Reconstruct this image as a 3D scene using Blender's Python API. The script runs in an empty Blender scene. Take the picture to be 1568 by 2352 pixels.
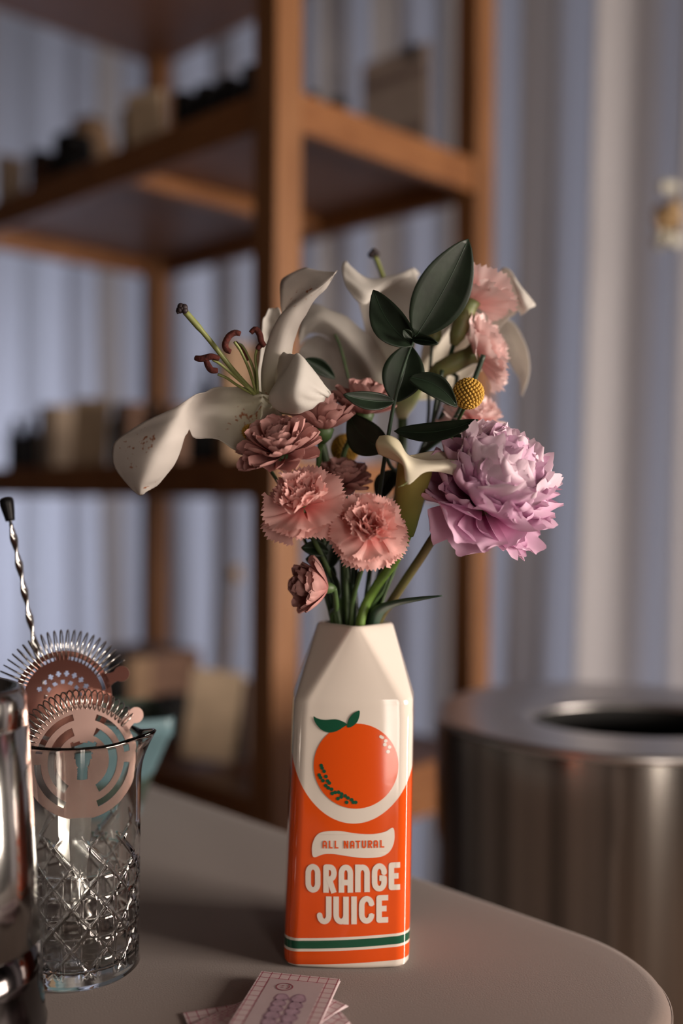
import bpy, bmesh, math, random
from mathutils import Vector, Matrix
from mathutils.geometry import tessellate_polygon

R = math.radians
PI = math.pi
sc = bpy.context.scene
col = sc.collection

# ------------------------------------------------------------------ camera
F = 2375.0                       # focal length in pixels of the 1568 x 2352 frame
CAMZ = 1.042
TABLE = 0.740
ROT = (Matrix.Rotation(PI / 2 - math.atan(26 / F), 3, 'X') @ Matrix.Rotation(R(0.4), 3, 'Z'))
cd = bpy.data.cameras.new('camera')
cam = bpy.data.objects.new('camera', cd)
col.objects.link(cam)
cam.matrix_world = Matrix.Translation((0, 0, CAMZ)) @ ROT.to_4x4()
cd.sensor_fit = 'VERTICAL'
cd.sensor_height = 36.0
cd.lens = F / 2352 * 36.0
cd.clip_start = 0.02
cd.dof.use_dof = True
cd.dof.focus_distance = 0.645
cd.dof.aperture_fstop = 1.8
sc.camera = cam

# ------------------------------------------------------------------ world, lights, exposure
w = bpy.data.worlds.new('world')
sc.world = w
w.use_nodes = True
w.node_tree.nodes['Background'].inputs['Color'].default_value = (0.62, 0.62, 0.66, 1)
w.node_tree.nodes['Background'].inputs['Strength'].default_value = 0.10


def area(name, loc, aim, sx, sy, energy, color):
    l = bpy.data.lights.new(name, 'AREA')
    l.shape = 'RECTANGLE'
    l.size, l.size_y, l.energy, l.color = sx, sy, energy, color
    o = bpy.data.objects.new(name, l)
    col.objects.link(o)
    o.location = loc
    o.rotation_euler = (Vector(aim) - Vector(loc)).to_track_quat('-Z', 'Y').to_euler()
    return o


area('window_daylight', (1.96, 0.10, 1.16), (0.0, 0.75, 1.10), 0.95, 0.76, 92, (1.0, 0.86, 0.75))
area('window_daylight_front', (0.95, -2.30, 1.02), (0.0, 0.9, 1.02), 0.46, 1.9, 29, (1.0, 0.87, 0.76))
area('daylight_behind_curtain', (-0.65, 4.7, 0.85), (-0.2, 2.6, 0.95), 0.9, 0.9, 45, (0.70, 0.78, 1.0))
area('daylight_behind_curtain', (1.9, 2.2, 0.75), (0.6, 1.7, 0.95), 0.8, 0.8, 11, (0.86, 0.88, 1.0))

sc.view_settings.view_transform = 'Standard'
sc.view_settings.look = 'None'
sc.view_settings.gamma = 1.0
sc.view_settings.use_curve_mapping = False
sc.view_settings.exposure = -0.08
sc.cycles.use_denoising = True
sc.cycles.max_bounces = 12
sc.cycles.transmission_bounces = 12
sc.cycles.caustics_reflective = True
sc.cycles.caustics_refractive = True


# ------------------------------------------------------------------ helpers
def W(px, py, Y):
    """world point at depth Y along the sight line of a photograph pixel"""
    d = ROT @ Vector(((px - 784) / F, -(py - 1176) / F, -1))
    t = Y / d.y
    return Vector((d.x * t, d.y * t, CAMZ + d.z * t))


def onplane(px, py, z):
    d = ROT @ Vector(((px - 784) / F, -(py - 1176) / F, -1))
    t = (z - CAMZ) / d.z
    return Vector((d.x * t, d.y * t, z))


def U(px, Y):
    return px / F * Y


class MB:
    def __init__(s):
        s.v, s.f, s.a, s.sm, s.c = [], [], [], [], []

    def vert(s, p, a=0.0, c=0.5):
        s.v.append(Vector(p)); s.a.append(a); s.c.append(c)
        return len(s.v) - 1

    def face(s, ids, smooth=True):
        s.f.append(tuple(ids)); s.sm.append(smooth)

    def grid(s, rows, att=None, close=False, smooth=True):
        n = len(rows[0]); b = len(s.v)
        for i, r_ in enumerate(rows):
            for j, p in enumerate(r_):
                s.vert(p, (i / max(1, len(rows) - 1)) if att is None else att[i][j], j / max(1, n - 1))
        for i in range(len(rows) - 1):
            for j in range(n if close else n - 1):
                k = (j + 1) % n
                s.face((b + i * n + j, b + i * n + k, b + (i + 1) * n + k, b + (i + 1) * n + j), smooth)
        return b

    def box(s, c, d, rot=None, bev=0.0):
        c = Vector(c)
        hx, hy, hz = d[0] / 2, d[1] / 2, d[2] / 2
        m = rot if rot is not None else Matrix.Identity(3)
        if bev <= 0:
            ids = [s.vert(c + m @ Vector((x * hx, y * hy, z * hz))) for x in (-1, 1) for y in (-1, 1) for z in (-1, 1)]
            for q in ((0, 1, 3, 2), (4, 6, 7, 5), (0, 4, 5, 1), (2, 3, 7, 6), (0, 2, 6, 4), (1, 5, 7, 3)):
                s.face([ids[i] for i in q], False)
            return
        bm = bmesh.new()
        bmesh.ops.create_cube(bm, size=1)
        for v in bm.verts:
            v.co = Vector((v.co.x * d[0], v.co.y * d[1], v.co.z * d[2]))
        bmesh.ops.bevel(bm, geom=bm.edges[:], offset=bev, segments=2, affect='EDGES', profile=0.5)
        b = len(s.v)
        bm.verts.index_update()
        for v in bm.verts:
            s.vert(c + m @ v.co)
        for f in bm.faces:
            s.face([b + v.index for v in f.verts], False)
        bm.free()

    def tube(s, pts, rad, n=8, caps=True):
        pts = [Vector(p) for p in pts]
        if not hasattr(rad, '__len__'):
            rad = [rad] * len(pts)
        rows = []
        t0 = (pts[1] - pts[0]).normalized()
        nrm = t0.orthogonal().normalized()
        for i, p in enumerate(pts):
            t = (pts[min(i + 1, len(pts) - 1)] - pts[max(i - 1, 0)])
            t = t.normalized() if t.length > 1e-9 else t0
            nrm = (nrm - t * nrm.dot(t))
            nrm = nrm.normalized() if nrm.length > 1e-6 else t.orthogonal().normalized()
            bn = t.cross(nrm)
            rows.append([p + (nrm * math.cos(2 * PI * j / n) + bn * math.sin(2 * PI * j / n)) * rad[i] for j in range(n)])
        b = s.grid(rows, close=True)
        if caps:
            s.face([b + j for j in range(n)][::-1])
            e = b + (len(rows) - 1) * n
            s.face([e + j for j in range(n)])

    def lathe(s, prof, c=(0, 0, 0), n=48, axis=None, cap0=False, cap1=False):
        c = Vector(c)
        m = Matrix.Identity(3) if axis is None else Vector((0, 0, 1)).rotation_difference(Vector(axis)).to_matrix()
        rows = [[c + m @ Vector((r_ * math.cos(2 * PI * j / n), r_ * math.sin(2 * PI * j / n), z)) for j in range(n)] for r_, z in prof]
        b = s.grid(rows, close=True)
        if cap0: s.face([b + j for j in range(n)][::-1])
        if cap1:
            e = b + (len(rows) - 1) * n
            s.face([e + j for j in range(n)])

    def sphere(s, c, r_, nu=10, nv=8, scale=(1, 1, 1)):
        c = Vector(c)
        rows = []
        for i in range(nv + 1):
            t = PI * i / nv
            q = max(math.sin(t), 1e-3)
            rows.append([c + Vector((q * math.cos(2 * PI * j / nu) * scale[0], q * math.sin(2 * PI * j / nu) * scale[1], math.cos(t) * scale[2])) * r_ for j in range(nu)])
        s.grid(rows, close=True)

    def poly(s, pts, smooth=False):
        pts = [Vector(p) for p in pts]
        b = len(s.v)
        for p in pts: s.vert(p)
        for t in tessellate_polygon([pts]):
            s.face([b + i for i in t], smooth)

    def mesh(s, name):
        me = bpy.data.meshes.new(name)
        me.from_pydata([tuple(v) for v in s.v], [], s.f)
        me.polygons.foreach_set('use_smooth', s.sm)
        at = me.attributes.new('along', 'FLOAT', 'POINT')
        at.data.foreach_set('value', s.a)
        ac = me.attributes.new('across', 'FLOAT', 'POINT')
        ac.data.foreach_set('value', s.c)
        me.update()
        return me

    def build(s, name, m, parent=None, solid=0.0, flipfix=True):
        if parent is not None:
            top = parent.parent or parent          # a sub-part hangs under an unmoved part
            off = top.location.copy()
            rm = top.rotation_euler.to_matrix().inverted()
            s.v = [rm @ (v - off) for v in s.v]
        me = s.mesh(name)
        if flipfix:
            bm = bmesh.new(); bm.from_mesh(me)
            bmesh.ops.recalc_face_normals(bm, faces=bm.faces[:])
            bm.to_mesh(me); bm.free()
        return link(name, me, m, parent, solid)


def link(name, me, m, parent=None, solid=0.0):
    if m is not None and len(me.materials) == 0:
        me.materials.append(m)
    o = bpy.data.objects.new(name, me)
    col.objects.link(o)
    o.parent = parent
    if solid:
        md = o.modifiers.new('thickness', 'SOLIDIFY')
        md.thickness = solid; md.offset = 0
    return o


def tag(o, label=None, cat=None, group=None, kind=None):
    if label: o['label'] = label
    if cat: o['category'] = cat
    if group: o['group'] = group
    if kind: o['kind'] = kind
    return o


def thing(name, label, cat, loc=(0, 0, 0), group=None, rotz=0.0):
    o = bpy.data.objects.new(name, None)
    o.empty_display_size = 0.02
    col.objects.link(o)
    o.location = loc
    o.rotation_euler = (0, 0, rotz)
    return tag(o, label, cat, group)


def catmull(P, n):
    """resample a list of vectors with a Catmull-Rom spline"""
    P = [Vector(p) for p in P]
    k = len(P) - 1
    out = []
    for q in range(n + 1):
        t = q / n * k
        i = min(int(t), k - 1); t -= i
        p0, p1, p2, p3 = P[max(i - 1, 0)], P[i], P[i + 1], P[min(i + 2, k)]
        out.append(0.5 * ((2 * p1) + (p2 - p0) * t + (2 * p0 - 5 * p1 + 4 * p2 - p3) * t * t + (3 * p1 - p0 - 3 * p2 + p3) * t ** 3))
    return out


def loft(stations, nu=24, nv=12, jitter=0.0):
    """smooth patch through stations; each station is a list of (px, py, depth) across the patch"""
    st = [[W(*p) for p in s] for s in stations]
    nc = len(st[0])
    cols = [catmull([s[c] for s in st], nu) for c in range(nc)]
    rows = []
    for i in range(nu + 1):
        rows.append(catmull([cols[c][i] for c in range(nc)], nv))
    if jitter:
        for i, r_ in enumerate(rows):
            for j, p in enumerate(r_):
                e = abs(j / nv - .5) * 2
                p.y += jitter * e * math.sin(i * 1.3 + j * 0.4)
                p.z += jitter * e * math.sin(i * 0.9 + j)
    return rows


# ------------------------------------------------------------------ materials
def newmat(name):
    m = bpy.data.materials.new(name)
    m.use_nodes = True
    nt = m.node_tree
    return m, nt, nt.nodes, nt.links, nt.nodes['Principled BSDF']


def mat(name, c, rough=0.6, metal=0.0, var=0.12, scale=30.0, bump=0.0, stretch=(1, 1, 1), c2=None, coat=0.0, spec=0.5, trans=0.0, alpha=None):
    m, nt, N, L, p = newmat(name)
    tc = N.new('ShaderNodeTexCoord')
    mp = N.new('ShaderNodeMapping')
    mp.inputs['Scale'].default_value = stretch
    L.new(tc.outputs['Object'], mp.inputs['Vector'])
    nz = N.new('ShaderNodeTexNoise')
    nz.inputs['Scale'].default_value = scale
    nz.inputs['Detail'].default_value = 5
    L.new(mp.outputs['Vector'], nz.inputs['Vector'])
    mx = N.new('ShaderNodeMixRGB')
    d = c2 if c2 else tuple(x * (1 - var * 1.6) for x in c)
    e = c if c2 else tuple(min(1, x * (1 + var)) for x in c)
    mx.inputs[1].default_value = (*d, 1)
    mx.inputs[2].default_value = (*e, 1)
    rp = N.new('ShaderNodeMapRange')
    rp.inputs['From Min'].default_value = 0.3
    rp.inputs['From Max'].default_value = 0.7
    L.new(nz.outputs['Fac'], rp.inputs['Value'])
    L.new(rp.outputs['Result'], mx.inputs[0])
    L.new(mx.outputs['Color'], p.inputs['Base Color'])
    p.inputs['Roughness'].default_value = rough
    p.inputs['Metallic'].default_value = metal
    p.inputs['Coat Weight'].default_value = coat
    p.inputs['Specular IOR Level'].default_value = spec
    p.inputs['Transmission Weight'].default_value = trans
    if bump:
        b = N.new('ShaderNodeBump')
        b.inputs['Strength'].default_value = bump
        b.inputs['Distance'].default_value = 0.002
        L.new(nz.outputs['Fac'], b.inputs['Height'])
        L.new(b.outputs['Normal'], p.inputs['Normal'])
    return m


def petalmat(name, base, tip, mid=0.5, rough=0.55, translucent=0.35, vein=0.15, scale=(30, 1, 2), spots=None):
    """colour runs from the petal's base to its margin (mesh attribute), fine veins, light passing through"""
    m, nt, N, L, p = newmat(name)
    at = N.new('ShaderNodeAttribute'); at.attribute_name = 'along'
    rp = N.new('ShaderNodeValToRGB')
    rp.color_ramp.elements[0].color = (*base, 1)
    rp.color_ramp.elements[0].position = 0.05
    rp.color_ramp.elements[1].color = (*tip, 1)
    rp.color_ramp.elements[1].position = mid + 0.3
    L.new(at.outputs['Fac'], rp.inputs['Fac'])
    tc = N.new('ShaderNodeTexCoord')
    a2 = N.new('ShaderNodeAttribute'); a2.attribute_name = 'across'
    cx = N.new('ShaderNodeCombineXYZ')
    L.new(a2.outputs['Fac'], cx.inputs['X']); L.new(at.outputs['Fac'], cx.inputs['Y'])
    mp = N.new('ShaderNodeMapping'); mp.inputs['Scale'].default_value = (scale[0], scale[2], 1)
    L.new(cx.outputs['Vector'], mp.inputs['Vector'])
    nz = N.new('ShaderNodeTexNoise'); nz.inputs['Scale'].default_value = 1.0; nz.inputs['Detail'].default_value = 4
    mr = N.new('ShaderNodeMapRange')
    mr.inputs['From Min'].default_value = .3; mr.inputs['From Max'].default_value = .7
    mr.inputs['To Min'].default_value = 1 - vein; mr.inputs['To Max'].default_value = 1 + vein * .4
    L.new(nz.outputs['Fac'], mr.inputs['Value'])
    mu = N.new('ShaderNodeVectorMath'); mu.operation = 'SCALE'
    L.new(rp.outputs['Color'], mu.inputs[0]); L.new(mr.outputs['Result'], mu.inputs['Scale'])
    colout = mu.outputs['Vector']
    if spots:
        n2 = N.new('ShaderNodeTexNoise'); n2.inputs['Scale'].default_value = 330; n2.inputs['Detail'].default_value = 3
        L.new(tc.outputs['Object'], n2.inputs['Vector'])
        n3 = N.new('ShaderNodeTexNoise'); n3.inputs['Scale'].default_value = 38
        L.new(tc.outputs['Object'], n3.inputs['Vector'])
        ad = N.new('ShaderNodeMath'); ad.operation = 'ADD'
        L.new(n2.outputs['Fac'], ad.inputs[0]); L.new(n3.outputs['Fac'], ad.inputs[1])
        th = N.new('ShaderNodeMapRange'); th.inputs['From Min'].default_value = 1.24; th.inputs['From Max'].default_value = 1.32
        L.new(ad.outputs['Value'], th.inputs['Value'])
        mx = N.new('ShaderNodeMixRGB'); mx.inputs[2].default_value = (*spots, 1)
        L.new(th.outputs['Result'], mx.inputs[0]); L.new(colout, mx.inputs[1])
        colout = mx.outputs['Color']
    L.new(colout, p.inputs['Base Color'])
    p.inputs['Roughness'].default_value = rough
    p.inputs['Specular IOR Level'].default_value = 0.3
    bp = N.new('ShaderNodeBump'); bp.inputs['Strength'].default_value = 0.55; bp.inputs['Distance'].default_value = 0.0008
    L.new(nz.outputs['Fac'], bp.inputs['Height']); L.new(bp.outputs['Normal'], p.inputs['Normal'])
    tr = N.new('ShaderNodeBsdfTranslucent'); L.new(colout, tr.inputs['Color'])
    ms = N.new('ShaderNodeMixShader'); ms.inputs[0].default_value = translucent
    L.new(p.outputs[0], ms.inputs[1]); L.new(tr.outputs[0], ms.inputs[2])
    L.new(ms.outputs[0], N['Material Output'].inputs['Surface'])
    return m


def woodmat(name, a, b, stretch):
    return mat(name, a, rough=0.42, c2=b, scale=9, stretch=stretch, bump=0.12)


M = {}
M['wood'] = woodmat('oiled_wood', (0.30, 0.140, 0.058), (0.20, 0.084, 0.032), (9, 9, 0.8))
M['wood_rail'] = woodmat('oiled_wood_rail', (0.30, 0.128, 0.046), (0.19, 0.072, 0.024), (2, 2, 12))
M['wood_board'] = woodmat('plywood_board', (0.20, 0.082, 0.038), (0.14, 0.056, 0.026), (2, 8, 8))
M['cloth'] = None
M['black'] = mat('black_plastic', (0.008, 0.008, 0.009), rough=0.35, spec=0.25)
M['blackmatte'] = mat('black_matte', (0.008, 0.008, 0.008), rough=0.8)
M['kraft'] = mat('kraft_board', (0.34, 0.22, 0.135), rough=0.85, scale=60)
M['cream'] = mat('cream_card', (0.55, 0.42, 0.29), rough=0.8)
M['beige'] = mat('beige_card', (0.40, 0.31, 0.23), rough=0.8)
M['band'] = mat('band_print', (0.30, 0.23, 0.205), rough=0.8)
M['taupe'] = mat('taupe_print', (0.17, 0.12, 0.10), rough=0.8)
M['greycard'] = mat('grey_beige_card', (0.52, 0.44, 0.39), rough=0.8)
M['browncard'] = mat('brown_card', (0.22, 0.125, 0.085), rough=0.8)
M['amber'] = mat('amber_glass', (0.05, 0.018, 0.008), rough=0.12)
M['steel'] = mat('polished_steel', (0.78, 0.77, 0.75), rough=0.16, metal=1.0, var=0.04, scale=14)
M['red_reflection_steel'] = mat('steel_with_red_reflections', (0.60, 0.30, 0.25), rough=0.25, metal=1.0, var=0.05, scale=20)  # plain steel, red reflections of the room put into its base colour
M['rose_reflection_steel'] = mat('rose_reflection_steel', (0.50, 0.335, 0.295), rough=0.25, metal=1.0, var=0.05, scale=20)  # plain steel with the room's rosy reflections coloured in
M['steel_worn'] = mat('worn_steel', (0.46, 0.45, 0.43), rough=0.14, metal=1.0, var=0.08, scale=24, stretch=(8, 8, 1), bump=0.05)
M['lidsteel'] = mat('lid_steel_reflection', (0.56, 0.54, 0.53), rough=0.30, metal=1.0, var=0.06, scale=8)  # lighter than the body: the curtain's reflection is put into the colour
M['brushed'] = mat('brushed_steel_reflections', (0.30, 0.285, 0.265), rough=0.19, metal=1.0, var=0.30, scale=5, stretch=(9, 9, 0.03), bump=0.03)  # brushed metal, with vertical reflection streaks painted into its colour
M['spring'] = mat('spring_wire', (0.55, 0.53, 0.50), rough=0.22, metal=1.0, var=0.03)
M['teal'] = mat('mint_glaze', (0.13, 0.225, 0.255), rough=0.35, var=0.05)
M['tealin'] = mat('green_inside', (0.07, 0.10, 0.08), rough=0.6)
M['stem'] = mat('stem_green', (0.055, 0.105, 0.030), rough=0.5, scale=80, var=0.3)
M['stem_bright'] = mat('stem_bright_green', (0.12, 0.22, 0.035), rough=0.4, scale=60, var=0.2)
M['stem_dark'] = mat('stem_dark_green', (0.018, 0.042, 0.022), rough=0.45, scale=60, var=0.2)
M['stem_brown'] = mat('stem_brown_green', (0.115, 0.080, 0.032), rough=0.5, c2=(0.10, 0.105, 0.03), scale=25)
M['leaf'] = mat('leaf_dark', (0.011, 0.021, 0.011), rough=0.45, spec=0.3, var=0.2, scale=90, bump=0.08)
M['leaf_blue'] = mat('leaf_blue_green', (0.040, 0.085, 0.060), rough=0.5, var=0.2, scale=70)
M['calyx'] = mat('calyx_green', (0.13, 0.18, 0.055), rough=0.5, var=0.25, scale=90, c2=(0.16, 0.13, 0.05))
M['pistil'] = mat('pistil_green', (0.24, 0.27, 0.085), rough=0.45, var=0.1)
M['anther'] = mat('anther_rust', (0.085, 0.014, 0.009), rough=0.9, var=0.3, scale=400, bump=0.5)
M['stigma'] = mat('stigma_dark', (0.022, 0.012, 0.014), rough=0.6)
M['yellow'] = mat('craspedia_yellow', (0.56, 0.33, 0.05), rough=0.8, var=0.15, scale=200)
M['yellowcore'] = mat('craspedia_core', (0.20, 0.11, 0.018), rough=0.9)
M['lily'] = petalmat('lily_petal', (0.70, 0.67, 0.52), (0.80, 0.75, 0.70), mid=0.0, translucent=0.40, vein=0.24, scale=(22, 1, 1.4), spots=(0.42, 0.17, 0.08))
M['lily2'] = petalmat('lily_petal_clean', (0.70, 0.67, 0.54), (0.80, 0.77, 0.72), mid=0.0, translucent=0.40, vein=0.20, scale=(20, 1, 1.4))
M['carnation'] = petalmat('carnation_petal', (0.80, 0.22, 0.20), (0.90, 0.53, 0.49), mid=0.45, translucent=0.25, vein=0.12, scale=(22, 1, 2))
M['carnation_pale'] = petalmat('carnation_petal_pale', (0.88, 0.46, 0.44), (0.93, 0.72, 0.70), mid=0.4, translucent=0.3, vein=0.10, scale=(22, 1, 2))
M['mum'] = petalmat('chrysanthemum_petal', (0.44, 0.155, 0.15), (0.68, 0.37, 0.34), mid=0.5, translucent=0.2, vein=0.28, scale=(9, 1, 1.2))
M['peony'] = petalmat('peony_petal', (0.70, 0.25, 0.46), (0.84, 0.56, 0.74), mid=0.45, translucent=0.3, vein=0.12, scale=(24, 1, 2))
M['peony_pale'] = petalmat('peony_petal_pale', (0.78, 0.42, 0.60), (0.86, 0.68, 0.78), mid=0.4, translucent=0.3, vein=0.10, scale=(24, 1, 2))
M['calla'] = petalmat('calla_spathe', (0.72, 0.66, 0.42), (0.80, 0.74, 0.60), mid=0.3, translucent=0.2, vein=0.04, scale=(14, 1, 3))
M['callatube'] = petalmat('calla_tube', (0.13, 0.17, 0.03), (0.42, 0.35, 0.10), mid=0.6, translucent=0.15, vein=0.2, scale=(50, 1, 1))
M['lilytube'] = petalmat('lily_tube', (0.22, 0.30, 0.08), (0.60, 0.58, 0.36), mid=0.5, translucent=0.2, vein=0.1, scale=(40, 1, 1))
M['print_orange'] = mat('print_orange', (0.74, 0.085, 0.008), rough=0.12, var=0.01, coat=0.3)
M['print_green'] = mat('print_green', (0.010, 0.085, 0.045), rough=0.15, var=0.01, coat=0.3)
M['print_white'] = mat('print_white', (0.76, 0.685, 0.605), rough=0.15, var=0.01, coat=0.3)
M['lilac'] = mat('lilac_ink', (0.36, 0.245, 0.31), rough=0.8, var=0.15, scale=200)
M['lilac_dark'] = mat('lilac_dark_ink', (0.27, 0.165, 0.225), rough=0.8, var=0.15, scale=200)
M['red_ink'] = mat('red_ink', (0.26, 0.035, 0.065), rough=0.8, var=0.1)
M['card_panel'] = mat('pale_pink_panel', (0.44, 0.35, 0.365), rough=0.75, var=0.05)
M['tan'] = mat('dried_tan', (0.42, 0.28, 0.14), rough=0.9, var=0.2)
M['ivory'] = mat('ivory_dry', (0.62, 0.60, 0.50), rough=0.9, var=0.1)
M['cord'] = mat('dark_cord', (0.10, 0.085, 0.075), rough=0.8)
M['wall'] = mat('plaster_wall', (0.16, 0.14, 0.13), rough=0.9, var=0.05)
M['wallred'] = mat('red_brown_wall', (0.15, 0.055, 0.040), rough=0.9, var=0.15, scale=3)
M['walldark'] = mat('dark_wall', (0.06, 0.045, 0.038), rough=0.9, var=0.1)
M['floor'] = mat('floor_boards', (0.16, 0.10, 0.07), rough=0.6, scale=6, stretch=(1, 12, 1))
M['white_trim'] = mat('white_paint', (0.60, 0.58, 0.55), rough=0.5)


def clothmat():
    m, nt, N, L, p = newmat('stretch_tablecloth')
    tc = N.new('ShaderNodeTexCoord')
    nz = N.new('ShaderNodeTexNoise'); nz.inputs['Scale'].default_value = 900; nz.inputs['Detail'].default_value = 3
    L.new(tc.outputs['Object'], nz.inputs['Vector'])
    rp = N.new('ShaderNodeMixRGB')
    rp.inputs[1].default_value = (0.155, 0.113, 0.095, 1); rp.inputs[2].default_value = (0.20, 0.148, 0.126, 1)
    L.new(nz.outputs['Fac'], rp.inputs[0]); L.new(rp.outputs[0], p.inputs['Base Color'])
    p.inputs['Roughness'].default_value = 0.75
    p.inputs['Sheen Weight'].default_value = 0.25
    p.inputs['Specular IOR Level'].default_value = 0.2
    b = N.new('ShaderNodeBump'); b.inputs['Strength'].default_value = 0.25; b.inputs['Distance'].default_value = 0.0006
    L.new(nz.outputs['Fac'], b.inputs['Height'])
    L.new(b.outputs['Normal'], p.inputs['Normal'])
    return m


M['cloth'] = clothmat()


def glassmat(name, tint=(0.97, 0.99, 0.98), rough=0.0):
    m, nt, N, L, p = newmat(name)
    p.inputs['Base Color'].default_value = (*tint, 1)
    p.inputs['Roughness'].default_value = rough
    p.inputs['IOR'].default_value = 1.47
    p.inputs['Transmission Weight'].default_value = 1.0
    return m


M['glass'] = glassmat('cut_glass')


def curtainmat():
    m, nt, N, L, p = newmat('curtain_fabric')
    tc = N.new('ShaderNodeTexCoord')
    mp = N.new('ShaderNodeMapping'); mp.inputs['Scale'].default_value = (500, 500, 30)
    L.new(tc.outputs['Object'], mp.inputs['Vector'])
    nz = N.new('ShaderNodeTexNoise'); nz.inputs['Scale'].default_value = 1
    L.new(mp.outputs['Vector'], nz.inputs['Vector'])
    rp = N.new('ShaderNodeMixRGB')
    rp.inputs[1].default_value = (0.70, 0.68, 0.70, 1); rp.inputs[2].default_value = (0.78, 0.76, 0.77, 1)
    L.new(nz.outputs['Fac'], rp.inputs[0]); L.new(rp.outputs[0], p.inputs['Base Color'])
    p.inputs['Roughness'].default_value = 0.6
    p.inputs['Sheen Weight'].default_value = 0.2
    tr = N.new('ShaderNodeBsdfTranslucent'); L.new(rp.outputs[0], tr.inputs['Color'])
    ms = N.new('ShaderNodeMixShader'); ms.inputs[0].default_value = 0.42
    L.new(p.outputs[0], ms.inputs[1]); L.new(tr.outputs[0], ms.inputs[2])
    L.new(ms.outputs[0], N['Material Output'].inputs['Surface'])
    return m


M['curtain'] = curtainmat()

# ------------------------------------------------------------------ setting


def slab(name, c, d, m, rotz=0.0):
    b = MB()
    b.box((0, 0, 0), d)
    o = b.build(name, m)
    o.location = c
    o.rotation_euler = (0, 0, rotz)
    return tag(o, kind='structure')


slab('floor', (0.0, 0.6, -0.02), (7.6, 8.0, 0.04), M['floor'])
slab('wall_front', (0.0, -2.6, 1.5), (7.4, 0.1, 3.0), M['wallred'])
slab('wall_left', (-3.6, 0.6, 1.5), (0.1, 6.3, 3.0), M['walldark'])
# right wall with a real window opening (four pieces round the opening)
slab('wall_right', (2.05, -1.55, 1.5), (0.1, 2.1, 3.0), M['wall'])
slab('wall_right', (2.05, 0.10, 0.36), (0.1, 1.2, 0.72), M['wall'])
slab('wall_right', (2.05, 0.10, 2.34), (0.1, 1.2, 1.32), M['wall'])
slab('wall_right', (2.05, 1.4, 1.5), (0.1, 1.8, 3.0), M['wall'])
slab('ceiling', (-0.6, 0.2, 3.03), (6.2, 5.7, 0.06), M['wall'])
b = MB()
for y in (-0.40, -0.08, 0.14, 0.38, 0.63):
    b.box((1.91, y, 1.18), (0.03, 0.03, 0.96))
for z in (0.71, 1.18, 1.65):
    b.box((1.91, 0.115, z), (0.03, 1.06, 0.03))
tag(b.build('window_1', M['white_trim']), kind='structure')
b = MB()
for x in (0.70, 0.95, 1.20):
    b.box((x, -2.2, 1.03), (0.035, 0.03, 2.02))
for z in (0.05, 0.62, 1.40, 2.03):
    b.box((0.95, -2.2, z), (0.54, 0.03, 0.04))
tag(b.build('window_2', M['white_trim']), kind='structure')

# ------------------------------------------------------------------ curtain behind the shelf
CUR = 2.34                          # the curtain hangs along the line X + Y = CUR


def make_curtain():
    rnd = random.Random(5)
    s0, s1 = -0.35, 4.5             # distance along the line, from right-front to left-back
    # folds start where the photograph shows the bright flanks, right to left
    marks = [s0, -0.16, 0.03, 0.22, 0.42, 0.60, 0.77, 0.909, 1.117, 1.283, 1.469, 1.646, 1.791, 2.0, 2.197, 2.436, 2.65, 2.86, 3.165, 3.37, 3.58, 3.77, 3.99, 4.2, 4.51]
    folds = [(a, b_ - a, rnd.uniform(0.30, 0.40) * min(b_ - a, .22), rnd.uniform(0.42, 0.6)) for a, b_ in zip(marks[:-1], marks[1:])]
    n, nz = 1100, 14
    rows = []
    for k in range(nz + 1):
        z = 0.01 + 2.98 * k / nz
        row = []
        for i in range(n + 1):
            s = s0 + (s1 - s0) * i / n
            dpt = 0
            for (a, wd, am, pk) in folds:
                if a <= s < a + wd:
                    t = (s - a) / wd
                    t = 0.5 * t / pk if t < pk else 0.5 + 0.5 * (t - pk) / (1 - pk)
                    dpt = am * math.sin(2 * PI * t) + am * 0.22 * math.sin(6 * PI * t + a * 9)
            dpt += 0.012 * math.sin(s * 7 + z * 1.3) * (1.2 - z / 3)
            sx = s + 0.02 * math.sin(z * 1.1 + s * 2)
            row.append(Vector(((CUR / 2) - sx * 0.7071 - dpt * 0.7071, (CUR / 2) + sx * 0.7071 - dpt * 0.7071, z)))
        rows.append(row)
    b = MB()
    b.grid(rows)
    c = b.build('curtain', M['curtain'], flipfix=False)
    tag(c, 'pale grey white pleated floor length curtain hanging behind the wooden shelf unit', 'curtain')


make_curtain()
b = MB()
b.tube([(CUR / 2 + 0.4, CUR / 2 - 0.4, 3.0), (CUR / 2 - 3.2, CUR / 2 + 3.2, 3.0)], 0.015, 10)
tag(b.build('curtain_rail', M['blackmatte']), kind='structure', label='rail carrying the pleated curtain')

# ------------------------------------------------------------------ shelf unit (turned 45 degrees)
FX, FY = -0.090, 1.410
LA, LB, PS = 0.433, 0.905, 0.047
shelf = thing('shelf_unit', 'tall open wooden shelf unit of square posts and rails, standing before the curtain', 'shelf', (FX, FY, 0), rotz=PI / 4)
SM = shelf.location.copy()
SR = shelf.rotation_euler.to_matrix()


def sw(a, b_, z):
    return SM + SR @ Vector((a, b_, z))


def sbox(name, c, d, m, bev=0.002):
    b = MB()
    b.box(sw(*c), d, SR, bev)
    return b.build(name, m, shelf)


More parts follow.
